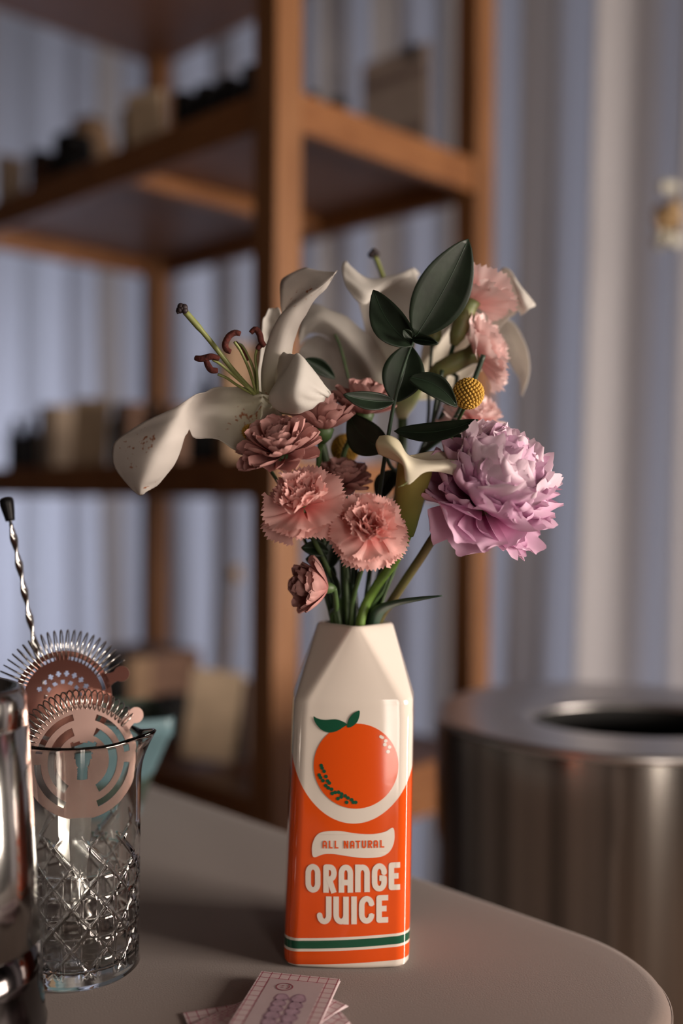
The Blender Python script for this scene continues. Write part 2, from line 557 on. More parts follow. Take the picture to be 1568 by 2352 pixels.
for (a, b_) in ((0, 0), (LA, 0), (0, LB), (LA, LB)):
    sbox('post', (a, b_, 1.25), (PS, PS, 2.5), M['wood'])
LEVELS = [(0.550, 0.632), (1.047, 1.098), (1.546, 1.599), (2.030, 2.097)]
for (z0, z1) in LEVELS:
    h, zc = z1 - z0, (z0 + z1) / 2
    for a in (0, LA):
        sbox('rail', (a + (0.008 if a else -0.008), LB / 2, zc), (0.020, LB - PS, h), M['wood_rail'])
    for b_ in (0, LB):
        sbox('rail', (LA / 2, b_ + (0.008 if b_ else -0.008), zc), (LA - PS, 0.020, h), M['wood_rail'])
    sbox('shelf_board', (LA / 2, LB / 2, z1 - 0.011 if z1 < 2 else z0 + .008), (LA - 0.006, LB - 0.006, 0.018), M['wood_board'])
    if z1 < 2: sbox('cross_bar', (LA / 2, LB * 0.42, z1 - 0.034), (LA - 0.02, 0.035, 0.026), M['wood_rail'])


def spos(px, a):
    """shelf position seen in pixel column px, a metres in from the left-front edge"""
    u = (px - 784) / F
    k = a * 0.70711
    b_ = (FX + k - u * (FY + k)) * 1.41421 / (1 + u)
    return b_, FY + (a + b_) * 0.70711


def ztop(py, Y):
    return W(784, py, Y).z


def s_box(name, label, cat, px0, px1, ytop, lvl, a, m, depth=0.05, group=None, lean=0.0, turn=None, roll=0.0):
    pc = (px0 + px1) / 2
    b_, Y = spos(pc, a)
    z0 = LEVELS[lvl][1]
    h = ztop(ytop, Y) - z0
    wd = U(px1 - px0, Y)
    if turn is None:
        turn = -PI / 4
        wd = max(.025, wd * 1.41421 - depth)
    o = thing(name, label, cat, sw(a, b_, z0), group, rotz=turn)
    rm = Matrix.Rotation(turn, 3, 'Z') @ Matrix.Rotation(lean, 3, 'X') @ Matrix.Rotation(roll, 3, 'Y')
    return o, wd, h, depth, rm


def simple_box(*k, **kw):
    m = kw.get('m') or k[8]
    o, wd, h, dp, rm = s_box(*k, **kw)
    b = MB()
    lift = abs(math.sin(kw.get('lean', 0))) * dp / 2 + abs(math.sin(kw.get('roll', 0))) * wd / 2
    b.box(o.location + rm @ Vector((0, 0, h / 2)) + Vector((0, 0, lift + 0.0005)), (wd, dp, h), rm, 0.0015)
    b.build('box_body' if dp > 0.02 else 'card_sheet', m, o)
    return o, wd, h, dp, rm


def bottle(name, label, cat, px, ytop, lvl, a, wpx, m, kind='bottle', group=None, capm=None):
    b_, Y = spos(px, a)
    z0 = LEVELS[lvl][1]
    h = ztop(ytop, Y) - z0
    r_ = U(wpx, Y) / 2
    p = sw(a, b_, z0 + 0.0005)
    o = thing(name, label, cat, p, group)
    b = MB()
    if kind == 'jar':
        b.lathe([(r_ * .9, 0), (r_, .004), (r_, h * .70), (r_ * .93, h * .74)], p, 28, cap0=True, cap1=True)
        b.build('body', m, o)
        b = MB()
        b.lathe([(r_ * .98, h * .745), (r_ * .98, h * .97), (r_ * .94, h)], p, 28, cap0=True, cap1=True)
        b.build('lid', capm or M['black'], o)
    elif kind == 'pump':
        b.lathe([(r_ * .92, 0), (r_, .004), (r_, h * .50), (r_ * .85, h * .57), (r_ * .35, h * .62), (r_ * .33, h * .66)], p, 28, cap0=True, cap1=True)
        b.build('body', m, o)
        b = MB()
        b.lathe([(r_ * .42, h * .655), (r_ * .42, h * .74), (r_ * .2, h * .76), (r_ * .18, h * .9), (r_ * .10, h)], p, 20, cap0=True, cap1=True)
        b.build('cap', capm or M['black'], o)
    else:
        b.lathe([(r_ * .92, 0), (r_, .004), (r_, h * .66), (r_ * .8, h * .74), (r_ * .42, h * .80), (r_ * .40, h * .83)], p, 28, cap0=True, cap1=True)
        b.build('body', m, o)
        b = MB()
        b.lathe([(r_ * .5, h * .825), (r_ * .5, h * .97), (r_ * .44, h)], p, 20, cap0=True, cap1=True)
        b.build('cap', capm or M['black'], o)
    return o


# upper shelf
simple_box('gift_box', 'tall beige box at the far left end of the upper shelf', 'box', -8, 52, 368, 2, 0.06, M['beige'], depth=0.05)
bottle('candle_jar', 'black lidded jar on the upper shelf beside the tall beige box', 'jar', 92, 358, 2, 0.035, 56, M['amber'], 'jar', 'dark jars on the upper shelf')
bottle('candle_jar', 'wide black lidded jar on the upper shelf in front of the rounded brown pouch', 'jar', 166, 322, 2, 0.05, 92, M['black'], 'jar', 'dark jars on the upper shelf')


def pouch():
    b_, Y = spos(205, 0.13)
    p = sw(0.13, b_, LEVELS[2][1] + 0.0005)
    h = ztop(272, Y) - p.z
    r_ = U(118, Y) / 2
    o = thing('pouch', 'rounded brown pouch on the upper shelf behind the wide black jar', 'pouch', p)
    b = MB()
    b.lathe([(r_ * .75, 0), (r_ * .95, .01), (r_, h * .35), (r_ * .92, h * .7), (r_ * .6, h * .92), (r_ * .2, h)], p, 30, cap0=True, cap1=True)
    b.build('body', M['kraft'], o)
    b = MB()
    b.tube([p + Vector((r_ * .62 * math.cos(t), r_ * .62 * math.sin(t), h * .92)) for t in [i * PI / 12 for i in range(25)]], 0.003, 6)
    b.build('drawstring', M['cord'], o)


pouch()
simple_box('folded_card', 'cream card standing upright on the upper shelf left of the black jars', 'card', 290, 382, 222, 2, 0.05, M['cream'], depth=0.012, lean=0.10, turn=-0.35)
simple_box('small_box', 'small grey brown box half hidden behind the cream card on the upper shelf', 'box', 276, 318, 258, 2, 0.11, M['taupe'], depth=0.03)
for px, yt, wpx, lb in ((420, 222, 56, 'black lidded jar touching the cream card on the upper shelf'),
                        (470, 205, 58, 'black lidded jar second along from the cream card on the upper shelf'),
                        (522, 188, 58, 'black lidded jar third along from the cream card on the upper shelf'),
                        (576, 160, 56, 'taller black lidded jar beside the front post on the upper shelf')):
    bottle('black_jar', lb, 'jar', px, yt, 2, 0.05, wpx, M['black'], 'jar', 'row of black jars on the upper shelf')
# right side of the upper shelf (measured from the right-front rail)


def rpos(px, b_):
    u = (px - 784) / F
    k = b_ * 0.70711
    a = (u * (FY + k) - FX + k) * 1.41421 / (1 - u)
    return a, FY + (a + b_) * 0.70711


for px, yt, wpx, lb in ((716, 213, 24, 'small dark tin just right of the front post on the upper shelf'),
                        (770, 230, 40, 'small dark tin halfway to the banded grey board on the upper shelf')):
    a, Y = rpos(px, 0.06)
    p = sw(a, 0.06, LEVELS[2][1] + 0.0005)
    h = ztop(yt, Y) - p.z
    r_ = U(wpx, Y) / 2
    o = thing('tin', lb, 'tin', p, 'small tins on the upper shelf')
    b = MB(); b.lathe([(r_, 0), (r_, h * .6)], p, 24, cap0=True, cap1=True); b.build('body', M['black'], o)
    b = MB(); b.lathe([(r_ * 1.04, h * .605), (r_ * 1.04, h * .95), (r_ * .98, h)], p, 24, cap0=True, cap1=True); b.build('lid', M['blackmatte'], o)


def board():
    b_ = 0.16
    a, Y = rpos(902, b_)
    z0 = LEVELS[2][1] + 0.001
    h = W(900, 125, Y).z - z0
    wd = U(142, Y) * 1.36
    turn = -0.74
    o = thing('display_board', 'grey beige board with two darker bands and a black clip, standing on the upper shelf', 'sign', sw(a, b_, z0), rotz=turn)
    lm = Matrix.Rotation(turn, 3, 'Z')
    c = o.location
    b = MB(); b.box(c + Vector((0, 0, h / 2)), (wd, 0.014, h), lm, 0.002); b.build('board', M['greycard'], o)
    for zz in (0.36, 0.80):
        b = MB(); b.box(c + lm @ Vector((0, -0.0078, h * zz)), (wd * .96, 0.0015, h * .085), lm); b.build('printed_band', M['band'], o)
    b = MB(); b.box(c + lm @ Vector((wd * .28, -0.010, h * .95)), (0.022, 0.012, 0.02), lm, 0.002)
    b.tube([c + lm @ Vector((wd * .28 - .008, -0.012, h * .95 + .012)), c + lm @ Vector((wd * .28, -0.014, h * .95 + .026)), c + lm @ Vector((wd * .28 + .008, -0.012, h * .95 + .012))], 0.0014, 6)
    b.build('binder_clip', M['black'], o)


board()
# middle shelf
for px, yt, wpx, lb in ((34, 968, 34, 'black bottle at the far left end of the middle shelf'),
                        (70, 962, 36, 'black bottle beside the wide beige box on the middle shelf')):
    bottle('black_bottle', lb, 'bottle', px, yt, 1, 0.05, wpx, M['black'], 'bottle', 'black bottles on the middle shelf')
simple_box('beige_box', 'wide beige box on the middle shelf right of two black bottles', 'box', 88, 172, 938, 1, 0.10, M['beige'], depth=0.05)
simple_box('leaning_card', 'light tan card leaning on the beige box on the middle shelf', 'card', 158, 250, 918, 1, 0.045, M['cream'], depth=0.006, lean=-0.10, turn=-0.3)
bottle('black_bottle', 'narrow black bottle between the tan card and brown carton on the middle shelf', 'bottle', 266, 930, 1, 0.05, 28, M['black'], 'bottle', 'black bottles on the middle shelf')
simple_box('brown_carton', 'dull brown carton between two black bottles on the middle shelf', 'box', 284, 338, 930, 1, 0.08, M['browncard'], depth=0.05)
bottle('black_bottle', 'black bottle half hidden behind the drooping lily petal on the middle shelf', 'bottle', 360, 926, 1, 0.05, 40, M['black'], 'bottle', 'black bottles on the middle shelf')
bottle('pump_bottle', 'tall black bottle with a pointed pump cap on the middle shelf', 'bottle', 468, 828, 1, 0.05, 72, M['black'], 'pump')
simple_box('tall_carton', 'tall tan carton beside the front post on the middle shelf', 'box', 508, 578, 792, 1, 0.07, M['kraft'], depth=0.06)
simple_box('low_carton', 'low brown carton behind the pump bottle on the middle shelf', 'box', 395, 445, 936, 1, 0.12, M['browncard'], depth=0.05)
# lower shelf
simple_box('cardboard_box', 'wide brown cardboard box at the back of the lower shelf', 'box', 232, 466, 1492, 0, 0.30, M['browncard'], depth=0.12)
simple_box('kraft_box', 'small kraft box in front of the wide cardboard box on the lower shelf', 'box', 262, 352, 1512, 0, 0.16, M['kraft'], depth=0.05)
bottle('dark_jar', 'dark jar at the left of the lower shelf behind the wire strainers', 'jar', 262, 1508, 0, 0.06, 60, M['black'], 'jar')
simple_box('black_box', 'black box behind the leaning cream card on the lower shelf', 'box', 345, 445, 1600, 0, 0.11, M['blackmatte'], depth=0.06)
simple_box('price_card', 'cream card leaning back at the front of the lower shelf', 'card', 416, 538, 1552, 0, 0.05, M['cream'], depth=0.006, lean=-0.16, turn=0.10, roll=0.13)
simple_box('taupe_card', 'dull mauve card standing behind the leaning cream card on the lower shelf', 'card', 520, 582, 1560, 0, 0.12, M['taupe'], depth=0.01)


def dried(name, label, head, foot, Y, r_, mhead, cat='dried flower', drop=0.0):
    h_, f_ = W(*head, Y), W(*foot, Y)
    if drop: f_ = Vector((f_.x, f_.y, drop))
    o = thing(name, label, cat, f_)
    b = MB()
    mid = (h_ + f_) / 2 + Vector((0.01, 0, 0))
    b.tube(catmull([f_, mid, h_], 10), 0.0022, 6)
    b.build('stem', M['tan'], o)
    for i in range(9):
        b = MB()
        a = i * 2.4
        b.sphere(h_ + Vector((math.cos(a) * .6, math.sin(a) * .6, (i - 4) * .22)) * r_, r_ * .55, 8, 6, (1, 1, 1.5))
        b.build('seed_head', mhead, o)


dried('dried_flower', 'tan dried flower stem standing on the lower shelf before the curtain', (540, 1318), (478, 1452), 1.86, 0.010, M['tan'], drop=LEVELS[0][1] + 0.001)


def ornament():
    top, h_ = W(1572, 300, 1.52), W(1533, 480, 1.50)
    o = thing('hanging_ornament', 'small tan and ivory dried posy hanging on a thin cord at right of the curtain', 'ornament', top)
    b = MB(); b.tube(catmull([Vector((top.x + .02, top.y, 2.99)), top, h_ + Vector((0.004, 0, 0.02)), h_], 16), 0.002, 6); b.build('cord', M['cord'], o)
    for i in range(7):
        b = MB()
        a = i * 2.4
        b.sphere(h_ + Vector((math.cos(a) * .010, math.sin(a) * .010, -0.004 * i)), 0.011, 8, 6, (1, 1, 1.3)); b.build('dried_bud', M['tan'], o)
    for i in range(5):
        b = MB()
        a = i * 1.26
        b.sphere(h_ + Vector((math.cos(a) * .012, math.sin(a) * .012, -0.046 + .004 * (i % 2))), 0.010, 8, 6); b.build('ivory_bud', M['ivory'], o)
    for i in range(3):
        b = MB()
        b.sphere(h_ + Vector((-0.006 + .006 * i, 0, 0.032)), 0.009, 8, 6); b.build('ivory_bud', M['ivory'], o)


ornament()

# ------------------------------------------------------------------ steel bin
def bin_():
    c = Vector((0.2909, 1.095, 0))
    zt = CAMZ - 0.2227
    o = thing('waste_bin', 'large round brushed steel bin with an open top, standing behind the table', 'bin', c)
    r_ = 0.188
    b = MB(); b.lathe([(r_ * .97, 0.0), (r_, .01), (r_, zt - .0085)], c, 96, cap0=True)
    b.build('body', M['brushed'], o)
    b = MB()
    rings = [(.992, .992, 0, -.009), (1.0, 1.0, 0, -.0084), (1.0, 1.0, 0, -.004), (.994, .994, 0, -.0012), (.98, .98, 0, 0), (.96, .96, 0, -.0006),
             (.64, .50, .026, -.0055), (.62, .46, .028, -.0066), (.612, .448, .029, -.0095), (.612, .448, .029, -.028)]
    b.grid([[c + Vector((ox + r_ * kx * math.cos(2 * PI * j / 96), r_ * ky * math.sin(2 * PI * j / 96), zt + dz)) for j in range(96)] for kx, ky, ox, dz in rings], close=True)
    b.build('lid_ring', M['lidsteel'], o)
    b = MB()
    rings = [(.608, .444, .029, -.0105), (.605, .44, .029, -.029), (.80, .80, 0, -.034), (.80, .80, 0, -.5)]
    s = b.grid([[c + Vector((ox + r_ * kx * math.cos(2 * PI * j / 48), r_ * ky * math.sin(2 * PI * j / 48), zt + dz)) for j in range(48)] for kx, ky, ox, dz in rings], close=True)
    b.face([s + 3 * 48 + j for j in range(48)])
    b.build('liner', M['blackmatte'], o)


bin_()


# ------------------------------------------------------------------ tablecloth
def tablecloth():
    c0 = Vector((0.25, 0.65)); ea = Vector((-.70711, .70711)); eb = Vector((-.70711, -.70711))
    LAe, LBe = 1.6, 0.78
    cn = [c0, c0 + ea * LAe, c0 + ea * LAe + eb * LBe, c0 + eb * LBe]
    cen = (cn[0] + cn[2]) / 2
    RC = 0.106

    def outline(inset):
        pts = []
        for i, p in enumerate(cn):
            d1 = (cn[i - 1] - p).normalized(); d2 = (cn[(i + 1) % 4] - p).normalized()
            cc = p + (d1 + d2) * RC
            a1 = math.atan2(-d2.y, -d2.x); a2 = math.atan2(-d1.y, -d1.x)
            da = (a2 - a1 + PI) % (2 * PI) - PI
            for k in range(25):
                a = a1 + da * k / 24
                pts.append(cc + Vector((math.cos(a), math.sin(a))) * (RC - inset))
        # refine straight stretches
        out = []
        for i in range(len(pts)):
            q, nx = pts[i], pts[(i + 1) % len(pts)]
            m = max(1, int((nx - q).length / 0.08))
            for k in range(m): out.append(q + (nx - q) * k / m)
        return out
    prof = [(0.030, TABLE), (0.012, TABLE - .0002)]
    rr = 0.011
    for k in range(1, 7):
        a = PI / 2 * k / 6
        prof.append((rr * (1 - math.sin(a)), TABLE - rr * (1 - math.cos(a))))
    for z in (0.70, 0.68, 0.64, 0.55, 0.40, 0.20, 0.002):
        prof.append((0.004 + 0.05 * math.sin(PI * (TABLE - z) / TABLE) * 0.5, z))
    base = outline(0.0)
    rows = []
    for k, (ins, z) in enumerate(prof):
        ring = outline(min(ins, 0.10))
        row = []
        for i in range(len(base)):
            row.append(Vector((ring[i % len(ring)].x, ring[i % len(ring)].y, z)) if len(ring) == len(base) else Vector((base[i].x, base[i].y, z)))
        rows.append(row)
    b = MB()
    s = b.grid(rows, close=True)
    b.face([s + j for j in range(len(base))][::-1], False)
    t = b.build('tablecloth', M['cloth'])
    tag(t, 'taupe fitted stretch cloth covering the table under the vase, with a rounded corner', 'tablecloth')
    # stretch ridges that wrap the rounded corner: fine raised ribs
    cc = c0 + (ea + eb) * RC
    rb = MB()
    for k in range(46):
        z = TABLE - 0.0105 - k * 0.0017
        pts = []
        for i in range(25):
            a = -0.80 + 1.35 * i / 24
            ins = 0.0 if z > TABLE - .03 else 0.004 * min(1, (TABLE - .03 - z) / .02)
            up = 0.003 * math.sin(i / 24 * PI)
            q = cc + Vector((math.cos(a), math.sin(a))) * (RC - ins - 0.00035)
            pts.append(Vector((q.x, q.y, z + up)))
        rb.tube(pts, [0.0004 + 0.0004 * math.sin(PI * i / 24) for i in range(25)], 5)
    tag(rb.build('stretch_rib', M['cloth'], t), kind='stuff')


tablecloth()

# ------------------------------------------------------------------ vase
VX, VY = 0.0052, 0.7045
VF = 0.665                           # depth of the vase's front face
VH = 0.2195
VS = 0.172                           # height of the shoulder


def v_w(z): return 0.0412 - 0.0020 * min(z, VS) / VS
def v_c(z): return 0.0036 * min(z, VH) / VS


BULGE = 0.0019                       # the glazed faces swell slightly


def section(ws, rs, wd, rd, t, npts=10, narc=6):
    """rounded square blended into a rounded diamond; returns points in order"""
    out = []
    for k in range(4):
        th = k * PI / 2

        def S(theta, corner):
            ca = (corner + 0.5) * PI / 2
            c = Vector((math.cos(ca), math.sin(ca))) * (ws - rs) * math.sqrt(2)
            return c + Vector((math.cos(theta), math.sin(theta))) * rs

        def D(theta, corner):
            ca = corner * PI / 2
            c = Vector((math.cos(ca), math.sin(ca))) * (wd - rd)
            return c + Vector((math.cos(theta), math.sin(theta))) * rd
        for i in range(npts):
            f = i / npts
            nb = Vector((math.cos(th), math.sin(th))) * BULGE * (1 - (2 * f - 1) ** 2)
            out.append((S(th, k - 1) * (1 - f) + S(th, k) * f + nb) * (1 - t) + D(th, k) * t)
        for i in range(narc):
            a = th + PI / 4 * i / narc
            out.append(S(a, k) * (1 - t) + D(a, k) * t)
        th2 = th + PI / 4
        for i in range(npts):
            f = i / npts
            out.append(S(th2, k) * (1 - t) + (D(th2, k) * (1 - f) + D(th2, k + 1) * f) * t)
        for i in range(narc):
            a = th2 + PI / 4 * i / narc
            out.append(S(a, k) * (1 - t) + D(a, k + 1) * t)
    return out


VR = 0.0112
vase = thing('vase', 'white and orange ceramic vase shaped like a juice carton, holding the flowers', 'vase', (VX, VY, TABLE))


def vasemat():
    m, nt, N, L, p = newmat('glazed_ceramic')
    tc = N.new('ShaderNodeTexCoord')
    sx = N.new('ShaderNodeSeparateXYZ'); L.new(tc.outputs['Object'], sx.inputs[0])

    def zz(py): return (W(800, py, VF).z - TABLE)
    mr = N.new('ShaderNodeMapRange'); mr.inputs['From Max'].default_value = 0.22
    # print runs very slightly up to the right
    sl = N.new('ShaderNodeMath'); sl.operation = 'MULTIPLY_ADD'; sl.inputs[1].default_value = -0.055
    L.new(sx.outputs['X'], sl.inputs[0]); L.new(sx.outputs['Z'], sl.inputs[2])
    L.new(sl.outputs[0], mr.inputs['Value'])
    rp = N.new('ShaderNodeValToRGB'); cr = rp.color_ramp; cr.interpolation = 'CONSTANT'
    WHT, ORG, GRN = (0.76, 0.685, 0.605, 1), (0.74, 0.085, 0.008, 1), (0.010, 0.085, 0.045, 1)
    stops = [(0.0, WHT), (zz(2209), ORG), (zz(2180), WHT), (zz(2173), GRN), (zz(2156), WHT), (zz(2149), ORG), (zz(1640), WHT)]
    while len(cr.elements) < len(stops): cr.elements.new(0.5)
    for e, (q, c) in zip(cr.elements, stops):
        e.position = q / 0.22; e.color = c
    L.new(mr.outputs['Result'], rp.inputs['Fac'])
    ctr = W(813, 1678, VF) - Vector((VX, VY, TABLE))
    ax, az = U(150, VF), U(212, VF)

    def lin(src, c, a):
        n = N.new('ShaderNodeMath'); n.operation = 'MULTIPLY_ADD'
        n.inputs[1].default_value = 1 / a; n.inputs[2].default_value = -c / a
        L.new(src, n.inputs[0])
        q = N.new('ShaderNodeMath'); q.operation = 'MULTIPLY'
        L.new(n.outputs[0], q.inputs[0]); L.new(n.outputs[0], q.inputs[1])
        return q.outputs[0]
    ad = N.new('ShaderNodeMath'); ad.operation = 'ADD'
    L.new(lin(sx.outputs['X'], ctr.x, ax), ad.inputs[0]); L.new(lin(sx.outputs['Z'], ctr.z, az), ad.inputs[1])
    lt = N.new('ShaderNodeMath'); lt.operation = 'LESS_THAN'; lt.inputs[1].default_value = 1.0
    L.new(ad.outputs[0], lt.inputs[0])
    fr = N.new('ShaderNodeMath'); fr.operation = 'LESS_THAN'; fr.inputs[1].default_value = -0.022
    L.new(sx.outputs['Y'], fr.inputs[0])
    mm = N.new('ShaderNodeMath'); mm.operation = 'MULTIPLY'
    L.new(lt.outputs[0], mm.inputs[0]); L.new(fr.outputs[0], mm.inputs[1])
    mx = N.new('ShaderNodeMixRGB'); mx.inputs[2].default_value = WHT
    L.new(mm.outputs[0], mx.inputs[0]); L.new(rp.outputs[0], mx.inputs[1])
    L.new(mx.outputs[0], p.inputs['Base Color'])
    p.inputs['Roughness'].default_value = 0.10
    p.inputs['Coat Weight'].default_value = 0.4
    p.inputs['Coat Roughness'].default_value = 0.04
    nz = N.new('ShaderNodeTexNoise'); nz.inputs['Scale'].default_value = 22
    L.new(tc.outputs['Object'], nz.inputs['Vector'])
    bp = N.new('ShaderNodeBump'); bp.inputs['Strength'].default_value = 0.08; bp.inputs['Distance'].default_value = 0.004
    L.new(nz.outputs['Fac'], bp.inputs['Height']); L.new(bp.outputs['Normal'], p.inputs['Normal'])
    return m


def make_vase():
    rows = []

    def ring(z, t=0.0, inset=0.0, wd=0.0255):
        sec = section(max(v_w(z) - inset, .004), max(VR - inset * .5, .002), wd - inset * (1 if t > .9 else 0), 0.006, t)
        rows.append([Vector((q.x + v_c(z), q.y, z)) for q in sec])
    for z, i in ((0.0, 0.0045), (0.0005, 0.0026), (0.0016, 0.0011), (0.0035, 0.0003), (0.008, 0.0)):
        ring(z, 0, i)
    for k in range(1, 13):
        ring(0.008 + (VS - 0.012 - 0.008) * k / 12)
    for k in range(0, 25):
        u = k / 24
        z = VS - 0.006 + (VH - 0.002 - VS + 0.006) * u
        t = max(0.0, (z - VS) / (VH - VS))
        e = 0.006 / (VH - VS)
        t = t if u > 0.25 else 0.5 * (t + math.sqrt(t * t + 0.0008)) - 0.0
        ring(z, min(t, 0.97))
    ring(VH - 0.0006, 0.985, 0.0006)
    ring(VH, 1.0, 0.0018)
    ring(VH - 0.0006, 1.0, 0.0032)
    ring(VH - 0.004, 1.0, 0.0042)
    ring(VH - 0.06, 1.0, 0.0042)
    b = MB()
    s = b.grid(rows, close=True)
    n = len(rows[0])
    b.face([s + j for j in range(n)][::-1])
    b.v = [v + vase.location for v in b.v]
    b.build('body', vasemat(), vase)


make_vase()


def vfront(px, py, lift=0.0003):
    """point on the vase's front face seen at a photograph pixel"""
    p = W(px, py, VF) - vase.location
    z = p.z; wv = v_w(z); x = p.x - v_c(z)
    fl = wv - VR
    y = -wv - BULGE * (1 - (x / fl) ** 2) if abs(x) < fl else -(fl + math.sqrt(max(VR * VR - (abs(x) - fl) ** 2, 0)))
    return Vector((p.x, y - lift, z)) + vase.location


def wrap(b, pl, lift):
    """lay a flat outline on the curved face, cut fine enough to follow it"""
    bm = bmesh.new()
    vs = [bm.verts.new((x, y, 0)) for x, y in pl]
    for t in tessellate_polygon([[v.co for v in vs]]):
        try: bm.faces.new([vs[i] for i in t])
        except ValueError: pass
    for _ in range(5):
        lng = [e for e in bm.edges if e.calc_length() > 20]
        if not lng: break
        bmesh.ops.subdivide_edges(bm, edges=lng, cuts=1)
        bmesh.ops.triangulate(bm, faces=bm.faces[:])
    bm.verts.index_update()
    s0 = len(b.v)
    for v in bm.verts: b.vert(vfront(v.co.x, v.co.y, lift))
    for f in bm.faces: b.face([s0 + v.index for v in f.verts])
    bm.free()


def dec(name, polys, m, lift, label=None):
    b = MB()
    for i, pl in enumerate(polys):
        wrap(b, pl, lift + i * 1.5e-6)
    o = b.build(name, m, vase)
    if label: o['label'] = label
    # thickness of the printed glaze
    return o


def zc5(x, y): return (620 + x / 2.6139, 1400 + y / 2.6139)


def smooth_loop(pts, n=6):
    out = []
    k = len(pts)
    for i in range(k):
        p = [Vector((*pts[(i + j) % k], 0)) for j in (-1, 0, 1, 2)]
        for q in range(n):
            t = q / n
            v = 0.5 * ((2 * p[1]) + (p[2] - p[0]) * t + (2 * p[0] - 5 * p[1] + 4 * p[2] - p[3]) * t * t + (3 * p[1] - p[0] - 3 * p[2] + p[3]) * t ** 3)
            out.append((v.x, v.y))
    return out


def disc(cx, cy, r_, n=40):
    return [(cx + r_ * math.cos(2 * PI * i / n), cy + r_ * math.sin(2 * PI * i / n)) for i in range(n)]


dec('orange_print', [disc(817.5, 1757.5, 97.3, 64)], M['print_orange'], 0.0003)
lf1 = [(262, 640), (285, 652), (330, 660), (390, 655), (430, 665), (462, 685), (440, 702), (400, 726), (355, 735), (310, 720), (280, 690), (265, 662)]
lf2 = [(462, 688), (475, 650), (500, 620), (536, 603), (535, 640), (520, 675), (490, 699), (466, 704)]
dec('leaf_print', [[zc5(*p) for p in smooth_loop(lf1, 4)], [zc5(*p) for p in smooth_loop(lf2, 4)]], M['print_green'], 0.0005)
gd = [(308, 933), (313, 948), (325, 967), (296, 990), (304, 1005), (318, 1023), (336, 998), (346, 1024), (356, 1036), (335, 1052), (350, 1065), (370, 1073), (374, 1098), (392, 1092),
      (412, 1090), (430, 1100), (408, 1128), (428, 1118), (452, 1112), (468, 1124), (490, 1135), (460, 1150), (500, 1150), (514, 1150)]
dec('peel_dot_print', [disc(*zc5(*p), 4.3, 14) for p in gd], M['print_green'], 0.0005)
wdots = [(664, 760, 3.6), (674, 766, 3.6), (694, 786, 4.0), (689, 808, 4.2), (717, 823, 4.2), (708, 850, 4.4)]
dec('highlight_dot_print', [disc(*zc5(x, y), r_, 14) for x, y, r_ in wdots], M['print_white'], 0.0005)
ban = [(252, 1440), (258, 1392), (283, 1347), (330, 1326), (420, 1322), (520, 1337), (620, 1341), (690, 1329), (736, 1307), (747, 1350), (740, 1405), (713, 1452), (660, 1478), (560, 1482), (460, 1470), (380, 1459),
       (320, 1462), (263, 1481)]
dec('banner_print', [[zc5(*p) for p in smooth_loop(ban, 4)]], M['print_white'], 0.0003)


def arc(cx, cy, rx, ry, a0, a1, n=8):
    return [(cx + rx * math.cos(R(a0 + (a1 - a0) * i / n)), cy + ry * math.sin(R(a0 + (a1 - a0) * i / n))) for i in range(n + 1)]


def glyph(ch, w_, h, t):
    """centre-line strokes of a condensed rounded letter in a w x h box (y up), stroke width t"""
    l, r_, bt, tp, cx = t / 2, w_ - t / 2, t / 2, h - t / 2, w_ / 2
    rx = (w_ - t) / 2
    ry = min(h * .26, rx * 1.35)
    if ch == 'O': return [arc(cx, tp - ry, rx, ry, 0, 180, 12) + arc(cx, bt + ry, rx, ry, 180, 360, 12) + [(r_, tp - ry)]]
    if ch == 'C': return [arc(cx, tp - ry, rx, ry, 0, 180, 12) + arc(cx, bt + ry, rx, ry, 180, 360, 12)]
    if ch == 'G': return [[(r_, tp - ry * 1.1)] + arc(cx, tp - ry, rx, ry, 0, 180, 12) + arc(cx, bt + ry, rx, ry, 180, 360, 12) + [(r_, h * .47), (cx, h * .47)]]
    if ch == 'R': return [[(l, 0), (l, tp), (cx, tp)] + arc(cx, tp - h * .21, rx, h * .21, 90, -90, 10) + [(l, tp - h * .42)], [(cx * .9, tp - h * .42), (r_, 0)]]
    if ch == 'A': return [[(l, 0), (l, tp - ry)] + arc(cx, tp - ry, rx, ry, 180, 0, 12) + [(r_, 0)], [(l, h * .36), (r_, h * .36)]]
    if ch == 'n': return [[(l, 0), (l, h)], [(l, tp - ry)] + arc(cx, tp - ry, rx, ry, 180, 0, 12) + [(r_, 0)]]
    if ch == 'u': return [[(l, h), (l, bt + ry)] + arc(cx, bt + ry, rx, ry, 180, 360, 12) + [(r_, h)], [(r_, 0), (r_, h)]]
    if ch == 'U': return [[(l, h), (l, bt + ry)] + arc(cx, bt + ry, rx, ry, 180, 360, 12) + [(r_, h)]]
    if ch == 'E': return [[(w_, tp), (l, tp), (l, bt), (w_, bt)], [(l, h * .51), (w_ * .86, h * .51)]]
    if ch == 'J': return [[(r_, h), (r_, bt + ry)] + arc(cx, bt + ry, rx, ry, 0, -180, 12) + [(l, h * .34)]]
    if ch == 'I': return [[(cx, 0), (cx, h)]]
    if ch == 'L': return [[(l, h), (l, bt), (w_, bt)]]
    if ch == 'N': return [[(l, 0), (l, h)], [(l, h), (r_, 0)], [(r_, 0), (r_, h)]]
    if ch == 'T': return [[(0, tp), (w_, tp)], [(cx, 0), (cx, tp)]]
    return []


